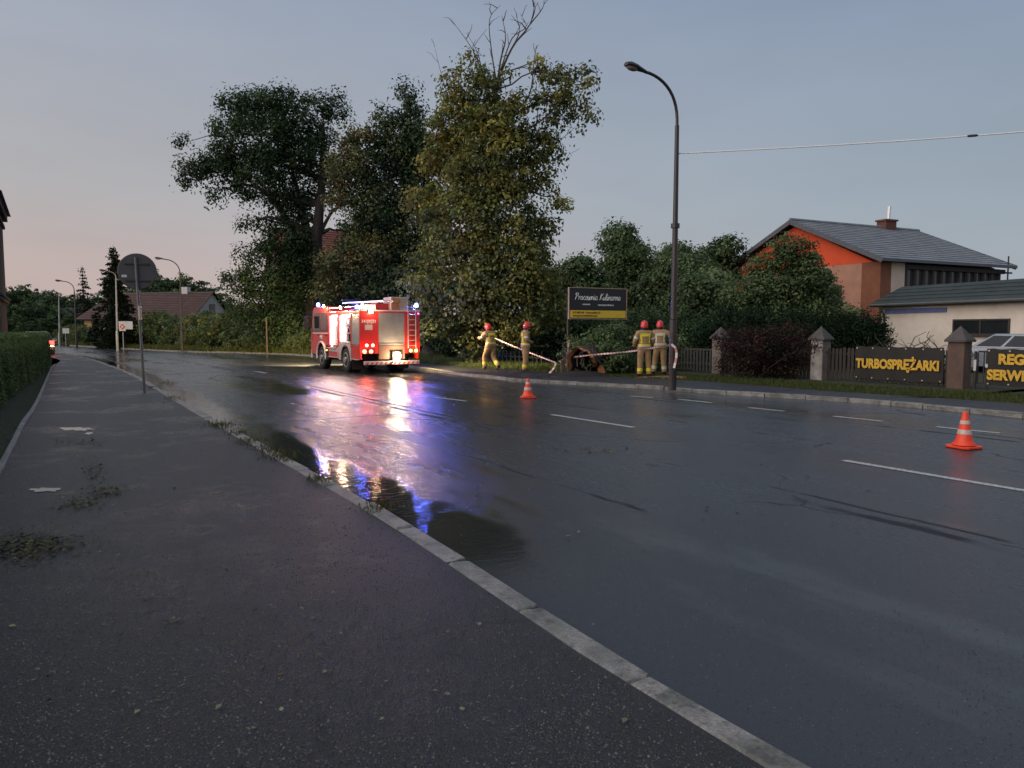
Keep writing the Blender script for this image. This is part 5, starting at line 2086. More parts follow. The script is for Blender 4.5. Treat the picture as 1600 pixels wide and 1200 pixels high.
t = thing('roadside_sign', 'small white notice board near the small white house', 'sign', G(103, 540, 0))
inv = -Vector(t.location)
za, zb_ = at(98, 521, t.location.y), at(108, 513, t.location.y)
MB().box(za.x + inv.x, zb_.x + inv.x, -.02, .02, za.z, zb_.z).build('board', WHITE, t)
b = MB()
b.tube([(0, .04, -.05), (0, .04, zb_.z)], .04, 8)
b.build('post', GALV, t)

# ================================================================== TRAFFIC CONES
CORG = NT('cone_orange')
n_ = CORG.noise(9, 3)
CORG.set(color=CORG.mix(CORG.map(n_, .3, .7), (.80, .045, .012), (.90, .08, .018)), rough=.45)
CORG = CORG.mat
CWHT = mat('cone_reflective_band', (.55, .47, .42), .35, .25, 12)


def cone(label, u, v, h_, rot, tilt):
    p = G(u, v, 0.0)
    t = thing('traffic_cone', label, 'traffic cone', (p.x, p.y, .006), rot, None)
    b = MB()
    b.lathe([(.155, .045), (.150, .06), (.125, .085), (.105, .14), (.036, h_ - .015), (.030, h_), (.018, h_), (.016, h_ - .03)], 22)
    b.build('body', CORG, t, smooth=True)
    b = MB()
    s = .185
    cr = .05
    poly = [(-s + cr, -s), (s - cr, -s), (s, -s + cr), (s, s - cr), (s - cr, s), (-s + cr, s), (-s, s - cr), (-s, -s + cr)]
    b.prism(poly, 'z', 0, .035)
    b.build('base', CORG, t, False, .008)
    for z0, z1 in ((.20, .265), (.345, .395)):
        r = lambda z: .105 + (z - .14) / (h_ - .155) * (.036 - .105) + .0025
        b = MB()
        b.lathe([(r(z0), z0), (r(z1), z1)], 22)
        b.build('band', CWHT, t, smooth=True)
    return t


cone('orange traffic cone near the white dashes in front of the banners', 1506, 700, .52, R(20), 0)
cone('orange traffic cone between the fire engine and the tall lamp', 825, 622, .49, R(5), 0)

# ================================================================== BARRIER TAPE
TW = mat('tape_white', (.78, .72, .70), .4, .08, 6)
TR = mat('tape_red', (.62, .24, .21), .4, .12, 6)


def tape(name, label, path, w=.050, seg=.10):
    pts = resample(catmull(path, 8), max(6, int(plen(catmull(path, 8)) / seg) + 1))
    b = MB()
    tw = .15
    vs = []
    for i, p in enumerate(pts):
        d = (pts[min(i + 1, len(pts) - 1)] - pts[max(0, i - 1)]).normalized()
        s = d.cross(Vector((0, 1, 0)))
        if s.length < .1:
            s = Vector((1, 0, 0))
        s.normalize()
        a = tw + .30 * math.sin(i * .35)
        s = (s * math.cos(a) + d.cross(s) * math.sin(a)) * w / 2
        vs += [p + s, p - s]
    for i in range(len(pts) - 1):
        b.add(vs[2 * i:2 * i + 4], [(0, 1, 3, 2)], i % 2)
    return tag(b.build(name, [TW, TR]), label, 'barrier tape')


pA, pB, pC = at(741, 514, Yl - .7), G(868, 583, PAVZ), G(888, 582, PAVZ)
Yt = pB.y
tape('barrier_tape', 'red and white tape running from the lime trunk down to the stakes', [pA, at(800, 540, (Yl + Yt) / 2 - .3), at(869, 567, Yt)])
tape('barrier_tape', 'red and white tape stretched from the stakes to the lamp post', [at(873, 565, Yt), at(885, 560, Yt), at(920, 555, Yt - 1.5), at(985, 549, Yt - 4), at(1049, 538.5, YL - .12)])
tape('barrier_tape', 'loose tape ends hanging down from the short stake', [at(868, 567, Yt - .05), at(866, 574, Yt - .06), at(858, 584, Yt - .1)], .07, .15)
tape('barrier_tape', 'tape tail tied around the lamp post and hanging beside it', [at(1049, 538, YL - .14), at(1055, 543, YL - .15), at(1057, 556, YL - .15), at(1053, 575, YL - .14)], .06, .15)
tape('barrier_tape', 'tape wound up the tall thin stake by the fallen trunk', [at(884, 574, Yt - .05), at(886, 556, Yt - .06), at(888, 540, Yt - .04), at(889, 531, Yt - .04)], .07, .12)
for k, (u0, v0, u1, v1, lab) in enumerate(((869, 585, 869, 565, 'short stake holding the tape at the pavement edge'), (886, 582, 889, 531, 'tall thin stake with tape by the fallen trunk'), (877, 574, 876, 562, 'short wooden peg between the two tape stakes'))):
    p = at(u0, v0, Yt)
    p.z = .06
    q = at(u1, v1, Yt)
    t = thing('stake', lab, 'stake', p)
    b = MB()
    b.tube([(0, 0, -.08), q - p], [.018, .014], 7)
    b.build('shaft', mat('stake_wood', (.26, .20, .15), .8, .2), t, smooth=True)
    MB().box(q.x - p.x - .022, q.x - p.x + .022, q.y - p.y - .022, q.y - p.y + .022, q.z - p.z - .10, q.z - p.z - .06).build('knot', TW, t)

# ================================================================== FIRE ENGINE
TH = R(31.0)
fwd = Vector((-math.sin(TH), math.cos(TH), 0))
rgt = Vector((math.cos(TH), math.sin(TH), 0))
WT = 2.44
rw = G(541, 582, 0.0)                      # left rear wheel touches the road here
RL = rw - fwd * 1.72 - rgt * .02
org = RL + rgt * (WT / 2)
T = thing('fire_engine', 'red fire engine with lit lockers, blue beacons and bright work lamps on the wet road', 'fire engine', (org.x, org.y, .004), TH)
HW = WT / 2


def paint(name, col, rough=.3, coat=.6):
    m = NT(name)
    n = m.noise(2.5, 4, .6)
    d = m.noise(22, 4, .7)
    c = m.mix(m.map(n, .3, .7), tuple(x * .85 for x in col), col)
    c = m.mix(m.map(d, .60, .78, 0, .35), c, (.08, .06, .05))
    m.set(color=c, rough=m.map(d, .3, .7, rough - .06, rough + .12), coat=coat, coatr=.12)
    return m.mat


RED = paint('fire_red_paint', (.58, .022, .018))
WHT = paint('white_trim_paint', (.72, .70, .68))
GRY = paint('light_grey_panel', (.45, .42, .41), .4, .2)
BLK = mat('black_rubber', (.018, .017, .017), .75, .25, 6)
CHS = mat('chassis_black', (.022, .021, .020), .6, .3, 4)
m = NT('aluminium_shutter')
w_ = m.n('ShaderNodeTexWave', wave_type='BANDS', bands_direction='Z')
w_.inputs['Scale'].default_value = 9.0
m.put(w_.inputs['Vector'], m.obj())
m.set(color=m.mix(m.map(m.noise(3, 3), .3, .7), (.27, .255, .25), (.35, .33, .325)), rough=.45, metal=.25, normal=m.bump(w_.outputs[0], .5, .01))
SHUT = m.mat
ALU = mat('bare_aluminium', (.60, .58, .56), .35, .12, 5, metal=.5)
DKG = mat('truck_glass', (.016, .018, .022), .06, .2, 2, spec=.8)
INW = mat('locker_white_lining', (.70, .68, .68), .5, .08)

# chassis
b = MB()
b.box(-.45, -.33, .25, 6.2, .52, .78)
b.box(.33, .45, .25, 6.2, .52, .78)
for y in (1.72, 4.97):
    b.tube([(-1.0, y, .50), (1.0, y, .50)], .09, 10)
b.box(-.9, .9, .5, 1.1, .55, .75)
b.box(-1.0, -.5, 2.6, 3.9, .42, .8)
b.box(.5, 1.0, 2.6, 3.9, .42, .8)
b.box(-1.02, 1.02, 4.3, 6.5, .46, .82)
b.build('chassis', CHS, T)
# superstructure: floor, roof, pillars, skirts
Z0, Z1 = .56, 2.43
b = MB()
b.box(-HW, HW, .02, 3.93, 2.30, Z1)                       # roof slab
b.box(-HW, HW, .06, 3.93, 1.02, 1.06)                     # floor deck
b.box(.28, HW, .08, 3.92, 1.06, 2.30)                     # right half solid
b.box(-.30, .28, 1.02, 3.92, 1.06, 2.30)                  # central tank wall
for (y0, y1) in ((.02, .10), (1.00, 1.10), (2.52, 2.70), (3.84, 3.93)):
    b.box(-HW, -HW + .07, y0, y1, Z0, 2.30)
b.box(-HW, -HW + .06, .10, 1.0, Z0, 1.10)                 # skirts
b.box(-HW, -HW + .06, 2.70, 3.84, Z0, .94)
b.box(HW - .06, HW, .10, 1.0, Z0, 1.06)
b.box(HW - .06, HW, 2.5, 3.9, Z0, 1.06)
sup = b.build('superstructure', RED, T, False, .012)
# rear face
b = MB()
xa, xb = -.48, .58
b.box(-HW, xa, -.01, .018, .78, 2.42)
b.box(xb, HW, -.01, .018, .78, 2.42)
b.box(xa, xb, -.01, .018, 2.34, 2.42)
b.build('rear_panel', RED, T, False, .006)
MB().box(xa + .003, xb - .003, .004, .03, 1.12, 2.337).build('rear_shutter', SHUT, T)
MB().box(xa, xb, -.02, .018, .56, 1.10).build('rear_apron', mat('worn_red_grey_apron', (.16, .09, .07), .5, .2, 3), T, False, .006)
b = MB()
b.box(xa + .05, xb - .05, -.03, -.021, 1.115, 1.14)
b.build('shutter_handle', ALU, T)
MB().box(-HW, HW, -.03, .0, 2.40, 2.44).build('roof_edge', WHT, T)
# side shutter and wheel panel
MB().box(-HW + .015, -HW + .04, .10, 1.0, 1.12, 2.298).build('side_shutter', SHUT, T)


def arch(y0, y1, z0, z1, yc, zc, r, n=14):
    a0 = math.asin(min(1, max(-1, (z0 - zc) / r)))
    pts = [(y0, z0)]
    for i in range(n + 1):
        a = math.pi - a0 + (2 * a0 - math.pi) * i / n
        pts.append((yc + r * math.cos(a), zc + r * math.sin(a)))
    pts += [(y1, z0), (y1, z1), (y0, z1)]
    return pts


for sx in (-1, 1):
    x0, x1 = (-HW - .004, -HW + .05) if sx < 0 else (HW - .05, HW + .004)
    MB().prism(arch(1.10, 2.52, Z0 - .08, 1.16, 1.74, .52, .575), 'x', x0, x1).build('wheel_panel', GRY, T)
# white outline trim on the skirts
b = MB()
xx = -HW - .008
for (p, q) in (((.10, Z0), (.55, Z0 - .02)), ((.55, Z0), (1.02, Z0)), ((2.70, Z0), (3.84, Z0)), ((1.02, Z0), (1.02, 1.0)), ((2.60, Z0 - .05), (2.60, 1.0))):
    b.bar((xx, p[0], p[1]), (xx, q[0], q[1]), .02, .04, (1, 0, 0))
b.build('trim_stripe', WHT, T)
# lockers on the left side, standing open and lit
LEDW = emis('locker_led', (1.0, .80, .78), 15.0)


def box_obj(name, x0, x1, y0, y1, z0, z1, m_, parent, bev=0.0):
    return MB().box(x0, x1, y0, y1, z0, z1).build(name, m_, parent, False, bev)


for (y0, y1, z0, z1) in ((2.72, 3.82, .96, 2.29), (1.12, 2.50, 1.18, 2.29)):
    xi = -.34
    b = MB()
    b.box(-HW + .08, xi, y0, y0 + .02, z0, z1)
    b.box(-HW + .08, xi, y1 - .02, y1, z0, z1)
    b.box(-HW + .08, xi, y0 + .02, y1 - .02, z0, z0 + .02)
    b.box(-HW + .08, xi, y0 + .02, y1 - .02, z1 - .02, z1)
    b.box(xi, xi + .02, y0, y1, z0, z1)
    lk = b.build('locker', INW, T)
    b = MB()
    b.box(-HW + .07, -HW + .10, y1 - .10, y1 - .03, z0 + .05, z1 - .05)
    b.box(-HW + .07, -HW + .10, y0 + .06, y1 - .12, z1 - .07, z1 - .03)
    b.build('light_strip', LEDW, lk)
    if y0 < 2:
        for z in (1.55, 1.90, 2.08):
            box_obj('shelf', -HW + .12, xi, y0 + .03, y1 - .12, z, z + .02, ALU, lk)
        gear = [((-.9, 1.35), (1.24, 1.50), RED), ((-.8, 1.75), (1.22, 1.44), WHT), ((-.85, 2.15), (1.22, 1.53), BLK), ((-.9, 1.4), (1.60, 1.82), WHT), ((-.85, 1.9), (1.58, 1.86), BLK), ((-.9, 2.2), (1.58, 1.75), RED), ((-.9, 1.5), (1.93, 2.05), RED), ((-.85, 2.1), (1.93, 2.06), WHT), ((-.9, 1.4), (2.11, 2.21), WHT), ((-.9, 1.9), (2.11, 2.2), RED)]
        for (x, y), (za, zb2), mm in gear:
            box_obj('equipment_case', x - .12, x + .16, y - .13, y + .13, za, zb2, mm, lk, .02)
    else:
        for k, (y, z) in enumerate(((2.95, 1.1), (3.2, 1.1), (3.5, 1.15))):
            b = MB()
            b.tube([(-.8, y, z), (-.8, y, z + .62), (-.8, y, z + .70)], [.085, .085, .03], 12)
            b.build('breathing_cylinder', (RED, mat('yellow_cylinder', (.6, .45, .05), .4), BLK)[k], lk, True)
        box_obj('shelf', -HW + .12, xi, y0 + .03, y1 - .12, 1.88, 1.90, ALU, lk)
        for k in range(3):
            b = MB()
            b.lathe([(.05, -.05), (.15, -.05), (.15, .05), (.05, .05)], 16, Matrix.Translation((-.85, 2.95 + .28 * k, 2.05)) @ Matrix.Rotation(R(90), 4, 'Y'))
            b.build('hose_roll', (RED, WHT, RED)[k], lk, True)
    al = bpy.data.lights.new('locker_lamp', 'AREA')
    al.energy = 9
    al.size = .25
    al.size_y = .8
    al.shape = 'RECTANGLE'
    al.color = (1, .88, .9)
    ao = bpy.data.objects.new('locker_lamp', al)
    COL.objects.link(ao)
    ao.parent = lk
    ao.location = (-.95, (y0 + y1) / 2, z1 - .08)
    ao.rotation_euler = (0, R(18), 0)
fd_ = MB().box(-HW - .14, -HW, 2.76, 3.80, .93, .955).build('drop_step', WHT, T)
MB().box(-HW - .012, -HW - .003, 2.74, 3.80, .80, .94).build('step_face', WHT, T)

# cab
YC0, YC1 = 3.98, 6.62
prof = [(YC0, .62), (YC0, 2.60), (YC0 + .1, 2.68), (6.0, 2.68), (6.20, 2.60), (6.50, 1.72), (6.60, 1.45), (6.62, .62), (5.62, .62)]
r = .60
n = 14
a0 = math.asin((.62 - .53) / r)
for i in range(n + 1):
    a = a0 + (math.pi - 2 * a0) * i / n
    prof.append((4.98 + r * math.cos(a), .53 + r * math.sin(a)))
prof.append((4.36, .62))
cab = MB().prism(prof, 'x', -HW + .02, HW - .02).build('cab', RED, T, False, .035)
b = MB()
for sx in (-1, 1):
    ring = []
    for i in range(17):
        a = -.15 + (math.pi + .3) * i / 16
        ring.append((sx * (HW + .0), 4.98 + .64 * math.cos(a), .53 + .64 * math.sin(a)))
    b.tube(ring, .045, 8)
b.build('wheel_arch_trim', WHT, T, True)
for sx in (-1, 1):
    x = sx * (HW - .018)
    for poly in ([(5.15, 1.62), (5.15, 2.42), (6.0, 2.42), (6.30, 1.62)], [(4.12, 1.62), (4.12, 2.42), (4.98, 2.42), (4.98, 1.62)]):
        MB().prism(poly, 'x', x - .006 * sx, x + .010 * sx).build('cab_window', DKG, cab)
    for y in (4.03, 5.06, 6.36):
        MB().box(x - .004, x + .006, y - .006, y + .006, 1.2, 2.5).build('door_seam', CHS, cab)
    for y in (4.2, 5.25):
        MB().box(x - .01, x + .045 * sx if sx > 0 else x + .01, y, y + .16, 1.44, 1.48).build('door_handle', BLK, cab) if sx > 0 else MB().box(x - .045, x + .01, y, y + .16, 1.44, 1.48).build('door_handle', BLK, cab)
    b = MB()
    b.bar((sx * HW, 6.25, 2.25), (sx * (HW + .22), 6.35, 2.25), .04, .04)
    b.box(sx * (HW + .22) - .10, sx * (HW + .22) + .10, 6.33, 6.43, 1.75, 2.30)
    b.build('mirror', BLK, cab, False, .01)
    b = MB()
    for z in (.45, .72, .98):
        b.box(min(sx * (HW - .25), sx * (HW + .02)), max(sx * (HW - .25), sx * (HW + .02)), 4.0, 4.34, z, z + .04)
    b.box(min(sx * (HW - .3), sx * (HW - .02)), max(sx * (HW - .3), sx * (HW - .02)), 3.98, 4.36, .42, 1.05)
    b.build('cab_step', CHS, T)
    MB().box(sx * (HW + .0) - .02, sx * (HW + .0) + .02, 4.16, 4.22, .80, .85).build('side_marker', emis('amber_marker', (1, .45, .05), 4), T)
MB().prism([(6.23, 2.50), (6.52, 1.66), (6.54, 1.67), (6.25, 2.51)], 'x', -HW + .12, HW - .12).build('windscreen', DKG, cab)
b = MB()
b.box(-HW + .05, HW - .05, 6.60, 6.78, .42, .82)
b.build('front_bumper', WHT, T, False, .03)
b = MB()
for k in range(5):
    b.box(-.7, .7, 6.60, 6.645, 1.0 + k * .09, 1.05 + k * .09)
b.build('grille', CHS, T)
HEAD = emis('headlamp_glow', (1, .80, .50), 18)
for sx in (-.85, .85):
    box_obj('headlamp', sx - .16, sx + .16, 6.775, 6.80, .55, .72, HEAD, T)
    sp = bpy.data.lights.new('headlamp_beam', 'SPOT')
    sp.energy = 6500
    sp.color = (1, .66, .30)
    sp.spot_size = R(70)
    sp.spot_blend = .6
    sp.shadow_soft_size = .08
    so = bpy.data.objects.new('headlamp_beam', sp)
    COL.objects.link(so)
    so.parent = T
    so.location = (sx, 6.86, .65)
    so.rotation_euler = (R(84), 0, R(16))
# markings
text('lettering', '341[K]21', .17, WHT, T, (-.87, -.014, 2.00), (math.pi / 2, 0, 0), .92, .12, .004)
MB().box(-1.02, -.72, -.016, -.0115, 1.68, 1.88).build('notice_plate', mat('pale_plate', (.55, .46, .42), .5, .2, 30), T)
text('lettering', '998', .26, WHT, cab, (-HW + .004, 4.98, 1.36), (math.pi / 2, 0, R(-90)), 1.0, 0, .006)
b = MB()
b.box(-HW - .001 + .012, -HW + .026, 4.0, 6.3, 1.52, 1.56)
b.build('trim_stripe', WHT, cab)

# wheels
def wheel(x, y, wdt, dual=False):
    wl = bpy.data.objects.new('wheel', None)
    COL.objects.link(wl)
    wl.parent = T
    wl.location = (x, y, .50)
    rot = Matrix.Rotation(R(90), 4, 'Y')
    b = MB()
    for off in ((0,) if not dual else (-.15, .15)):
        pr = [(.30, -wdt / 2), (.44, -wdt / 2), (.485, -wdt / 2 + .03), (.50, -wdt / 2 + .07), (.50, wdt / 2 - .07), (.485, wdt / 2 - .03), (.44, wdt / 2), (.30, wdt / 2)]
        b.lathe(pr, 28, Matrix.Translation((off, 0, 0)) @ rot)
    b.build('tyre', BLK, wl, True)
    s = -1 if x < 0 else 1
    b = MB()
    xo = s * (wdt / 2 + (.15 if dual else 0))
    b.lathe([(.295, -.02), (.30, .0), (.27, .012), (.22, -.06 * 1), (.13, -.05), (.11, .05), (.02, .06)], 24, Matrix.Translation((xo - s * .0, 0, 0)) @ Matrix.Rotation(R(90) * s, 4, 'Y'))
    b.build('rim', mat('wheel_grey', (.30, .29, .28), .45, .2, 6, metal=.3), wl, True)


for sx in (-1, 1):
    wheel(sx * (HW - .17), 4.98, .30)
    wheel(sx * (HW - .30), 1.74, .26, True)
for sx in (-1, 1):
    MB().box(sx * (HW - .3) - .25, sx * (HW - .3) + .25, 1.02, 1.04, .14, .62).build('mud_flap', BLK, T)

# rear bumper with hatched stripe, lamps
bmp = MB().box(-1.10, 1.15, -.14, -.02, .36, .50).build('rear_bumper', ALU, T, False, .012)
for k in range(12):
    x = -1.05 + k * .185
    MB().prism([(x, .37), (x + .07, .37), (x + .13, .46), (x + .06, .46)], 'y', -.146, -.141).build('hazard_stripe', RED, bmp)
TAILR = emis('tail_lamp_red', (1, .05, .02), 10)
TAILO = emis('tail_lamp_orange', (1, .28, .04), 9)
TAILW = emis('tail_lamp_pale', (1, .62, .38), 3.0)


def lamp(name, x, y, z, r_, m_, parent=T, axis='Y', depth=.03, n=14, point=None):
    b = MB()
    M_ = Matrix.Translation((x, y, z)) @ (Matrix.Rotation(R(90), 4, 'X') if axis == 'Y' else Matrix.Rotation(R(-90), 4, 'Y') if axis == 'X' else Matrix.Identity(4))
    b.lathe([(r_ * .98, 0), (r_, depth * .5), (r_ * .7, depth), (.01, depth * 1.2)], n, M_)
    o = b.build(name, m_, parent, True)
    if point:
        col, en, off = point
        l = bpy.data.lights.new(name + '_light', 'POINT')
        l.energy = en
        l.color = col
        l.shadow_soft_size = .07
        lo = bpy.data.objects.new(name + '_light', l)
        COL.objects.link(lo)
        lo.parent = parent
        lo.location = (x + off[0], y + off[1], z + off[2])
    return o


box_obj('lamp_housing', -1.18, -.66, -.03, -.012, .78, .97, CHS, T)
box_obj('lamp_housing', .72, 1.18, -.03, -.012, .78, .97, CHS, T)
lamp('tail_lamp', -1.06, -.03, .87, .075, TAILR, point=((1, .10, .04), 14, (0, -.14, 0)))
lamp('tail_lamp', -.80, -.03, .87, .075, TAILR)
lamp('reverse_lamp', -.96, -.012, 1.10, .06, TAILW)
lamp('reverse_lamp', -.72, -.012, 1.10, .06, TAILW)
lamp('tail_lamp', .82, -.03, .88, .06, TAILO)
lamp('tail_lamp', 1.05, -.03, .88, .06, TAILO, point=((1, .30, .05), 9, (0, -.14, 0)))
FLOOD = emis('floodlight_glow', (1, .78, .42), 40)
fl = MB().box(.03, .41, -.11, -.022, .52, .86).build('floodlight', CHS, T, False, .01)
lamp('floodlight_lens', .22, -.112, .69, .15, FLOOD, fl, point=((1, .72, .40), 80, (0, -.16, 0)))
WORK = emis('work_lamp_glow', (1, .64, .36), 70)
# upper work lamps: one on the rear, two along the left roof edge
box_obj('work_lamp', -.93, -.65, -.06, -.012, 2.32, 2.46, CHS, T, .01)
lamp('work_lamp_lens', -.79, -.062, 2.39, .085, WORK, point=((1, .62, .36), 13, (0, -.12, -.02)))
for y in (2.05, 4.30):
    zz = 2.50 if y < 3 else 2.62
    box_obj('work_lamp', -HW - .05, -HW + .10, y - .12, y + .12, zz, zz + .13, CHS, T, .01)
    lamp('work_lamp_lens', -HW - .052, y, zz + .065, .062, WORK, T, 'X', point=((1, .62, .36), 75, (-.14, 0, -.02)))
BLUE = emis('blue_beacon_glow', (.11, .17, 1.0), 14, (.05, .08, .5))


def beacon(x, y, z, energy, s=1.0):
    b = MB()
    b.lathe([(.085 * s, 0), (.085 * s, .05)], 16, Matrix.Translation((x, y, z)))
    bc_ = b.build('beacon', BLK, T)
    b = MB()
    b.lathe([(.075 * s, .05), (.078 * s, .12), (.06 * s, .19), (.01, .21)], 16, Matrix.Translation((x, y, z)))
    b.build('dome', BLUE, bc_, True)
    l = bpy.data.lights.new('beacon_light', 'POINT')
    l.energy = energy
    l.color = (.12, .18, 1.0)
    l.shadow_soft_size = .08
    lo = bpy.data.objects.new('beacon_light', l)
    COL.objects.link(lo)
    lo.parent = T
    lo.location = (x, y, z + .34)


beacon(-HW + .10, .55, 2.43, 40)
beacon(HW - .08, .12, 2.52, 200)
beacon(-HW + .2, 6.0, 2.68, 60)
beacon(HW - .2, 6.0, 2.68, 300)
for y in (.75, 2.9):
    box_obj('work_lamp', HW - .10, HW + .05, y - .12, y + .12, 2.45, 2.58, CHS, T, .01)
    b = MB()
    b.lathe([(.06, 0), (.06, .015), (.04, .03), (.01, .035)], 14, Matrix.Translation((HW + .052, y, 2.515)) @ Matrix.Rotation(R(90), 4, 'Y'))
    b.build('work_lamp_lens', WORK, T, True)
    l = bpy.data.lights.new('work_lamp_light', 'SPOT')
    l.energy = 1400 if y < 1 else 220
    l.color = (1, .74, .36)
    l.spot_size = R(96)
    l.spot_blend = .7
    l.shadow_soft_size = .08
    lo = bpy.data.objects.new('work_lamp_light', l)
    COL.objects.link(lo)
    lo.parent = T
    lo.location = (HW + .16, y, 2.50)
    lo.rotation_euler = Vector((-1, .15, .95)).to_track_quat('Z', 'Y').to_euler()
lamp('blue_marker', HW - .06, -.012, 2.32, .03, emis('magenta_marker', (1, .1, .9), 4), T)

# roof gear: rails, box, ladders, light mast
b = MB()
for x in (-HW + .06, HW - .06):
    b.tube([(x, .1, 2.43), (x, .1, 2.58), (x, 3.9, 2.58), (x, 3.9, 2.43)], .018, 6)
b.build('roof_rail', ALU, T)
box_obj('roof_box', -.45, .25, .35, 2.6, 2.432, 2.70, RED, T, .02)
b = MB()
for x in (-.35, .05):
    b.bar((x, -.25, 2.78), (x, 4.6, 2.84), .05, .06)
for k in range(15):
    y = .0 + .31 * k
    b.tube([(-.35, y, 2.785 + y * .0125), (.05, y, 2.785 + y * .0125)], .014, 6)
b.build('roof_ladder', ALU, T)
b = MB()
b.tube([(-.15, 4.1, 2.6), (-.15, 4.1, 2.92)], .05, 8)
b.box(-.55, .25, 4.02, 4.18, 2.90, 2.98)
b.build('light_mast', CHS, T)
# slatted crate on the rear of the roof
cr_ = bpy.data.objects.new('roof_crate', None)
COL.objects.link(cr_)
cr_.parent = T
cr_.location = (.42, .15, 2.435)
PLY = mat('pale_plywood', (.55, .42, .28), .7, .15, 4)
ORS = mat('orange_slat', (.62, .22, .07), .6, .2, 5)
for k in range(4):
    box_obj('slat', -.34, -.02, -.10, -.075, .05 + k * .11, .13 + k * .11, ORS, cr_)
for k in range(5):
    box_obj('slat', .0, .36, -.10, -.075, .02 + k * .10, .10 + k * .10, PLY, cr_)
box_obj('crate_body', -.34, .36, -.073, .75, .0, .52, PLY, cr_, .01)
# rear ladder: stiles and rungs
b = MB()
for x in (.70, 1.02):
    b.tube([(x, -.09, .98), (x, -.09, 2.55), (x, .12, 2.62)], .02, 8)
lad = b.build('rear_ladder', ALU, T, True)
for k in range(7):
    b = MB()
    b.tube([(.70, -.09, 1.08 + .2 * k), (1.02, -.09, 1.08 + .2 * k)], .013, 6)
    b.build('rung', ALU, lad, True)
b = MB()
b.tube([(0, -.02, .45), (0, -.2, .45), (0, -.24, .52)], .035, 8)
b.build('tow_hook', CHS, T, True)

# ================================================================== CARS
def car(label, p, rz, col, tail=0.0):
    t = thing('parked_car' if not tail else 'car', label, 'car', p, rz)
    body = [(-2.1, .30), (-2.14, .62), (-2.06, .92), (.95, .96), (1.95, .80), (2.12, .62), (2.10, .30), (1.72, .28)]
    for i in range(9):
        a = math.pi * i / 8
        body.append((1.33 + .36 * math.cos(a), .30 + .36 * math.sin(a)))
    body += [(.9, .26), (-.92, .26)]
    for i in range(9):
        a = math.pi * i / 8
        body.append((-1.30 + .36 * math.cos(a), .30 + .36 * math.sin(a)))
    body.append((-1.70, .28))
    PC = paint('car_paint_%d' % int(col[0] * 1000), col, .3, .8)
    bo = MB().prism(body, 'x', -.86, .86).build('body', PC, t, True, .05)
    lo = [(-.80, -2.02, .93), (.80, -2.02, .93), (.78, 1.05, .95), (-.78, 1.05, .95)]
    hi = [(-.60, -1.72, 1.46), (.60, -1.72, 1.46), (.60, .25, 1.48), (-.60, .25, 1.48)]
    g_ = MB()
    g_.add(lo + hi, [(3, 2, 1, 0), (4, 5, 6, 7), (0, 1, 5, 4), (1, 2, 6, 5), (2, 3, 7, 6), (3, 0, 4, 7)])
    g_.build('cabin', PC, t, True, .05)

    def glass(a, b_, c, d, i0=.07, i1=.93, j0=.12, j1=.86, name='window'):
        a, b_, c, d = map(Vector, (a, b_, c, d))
        n = (b_ - a).cross(d - a).normalized()
        cen = (a + b_ + c + d) / 4
        if n.dot(cen - Vector((0, -.5, 1.1))) < 0:
            n = -n
        f = lambda i, j: (a.lerp(b_, i)).lerp(d.lerp(c, i), j) + n * .006
        q = MB()
        vs = [f(i0, j0), f(i1, j0), f(i1, j1), f(i0, j1)]
        q.add(vs + [v - n * .012 for v in vs], [(0, 1, 2, 3), (7, 6, 5, 4), (0, 4, 5, 1), (1, 5, 6, 2), (2, 6, 7, 3), (3, 7, 4, 0)])
        q.build(name, mat('car_glass', (.012, .018, .030), .22, .2, 2, spec=.25), t)
    glass(lo[0], lo[1], hi[1], hi[0])
    glass(lo[3], lo[2], hi[2], hi[3])
    for (l0, l1, h1, h0) in ((lo[0], lo[3], hi[3], hi[0]), (lo[1], lo[2], hi[2], hi[1])):
        glass(l0, l1, h1, h0, .06, .30)
        glass(l0, l1, h1, h0, .34, .62)
        glass(l0, l1, h1, h0, .66, .95)
    for x in (-.80, .80):
        for y in (-1.30, 1.33):
            w = bpy.data.objects.new('wheel', None)
            COL.objects.link(w)
            w.parent = t
            w.location = (x, y, .31)
            b = MB()
            b.lathe([(.19, -.10), (.28, -.10), (.31, -.06), (.31, .06), (.28, .10), (.19, .10)], 22, Matrix.Rotation(R(90), 4, 'Y'))
            b.build('tyre', BLK, w, True)
            b = MB()
            b.lathe([(.19, -.095), (.19, .095)], 16, Matrix.Rotation(R(90), 4, 'Y'))
            b.build('rim', ALU, w, True)
    TL = emis('car_tail_lamp_lit', (1, .02, .012), 6, (.3, .02, .02)) if tail else mat('car_tail_lamp', (.25, .02, .02), .2)
    for x in (-.70, .70):
        MB().box(x - .13, x + .13, -2.165, -2.10, .66, .90).build('tail_lamp', TL, t, False, .02)
        MB().box(x - .14, x + .14, 2.06, 2.125, .58, .72).build('headlamp', mat('car_headlamp', (.5, .5, .52), .1), t, False, .02)
    MB().box(-.26, .26, -2.16, -2.13, .50, .61).build('number_plate', WHITE, t)
    if tail:
        for x in (-.70, .70):
            l = bpy.data.lights.new('tail_light', 'POINT')
            l.energy = tail
            l.color = (1, .05, .03)
            l.shadow_soft_size = .08
            lo_ = bpy.data.objects.new('tail_light', l)
            COL.objects.link(lo_)
            lo_.parent = t
            lo_.location = (x, -2.30, .78)
    return t


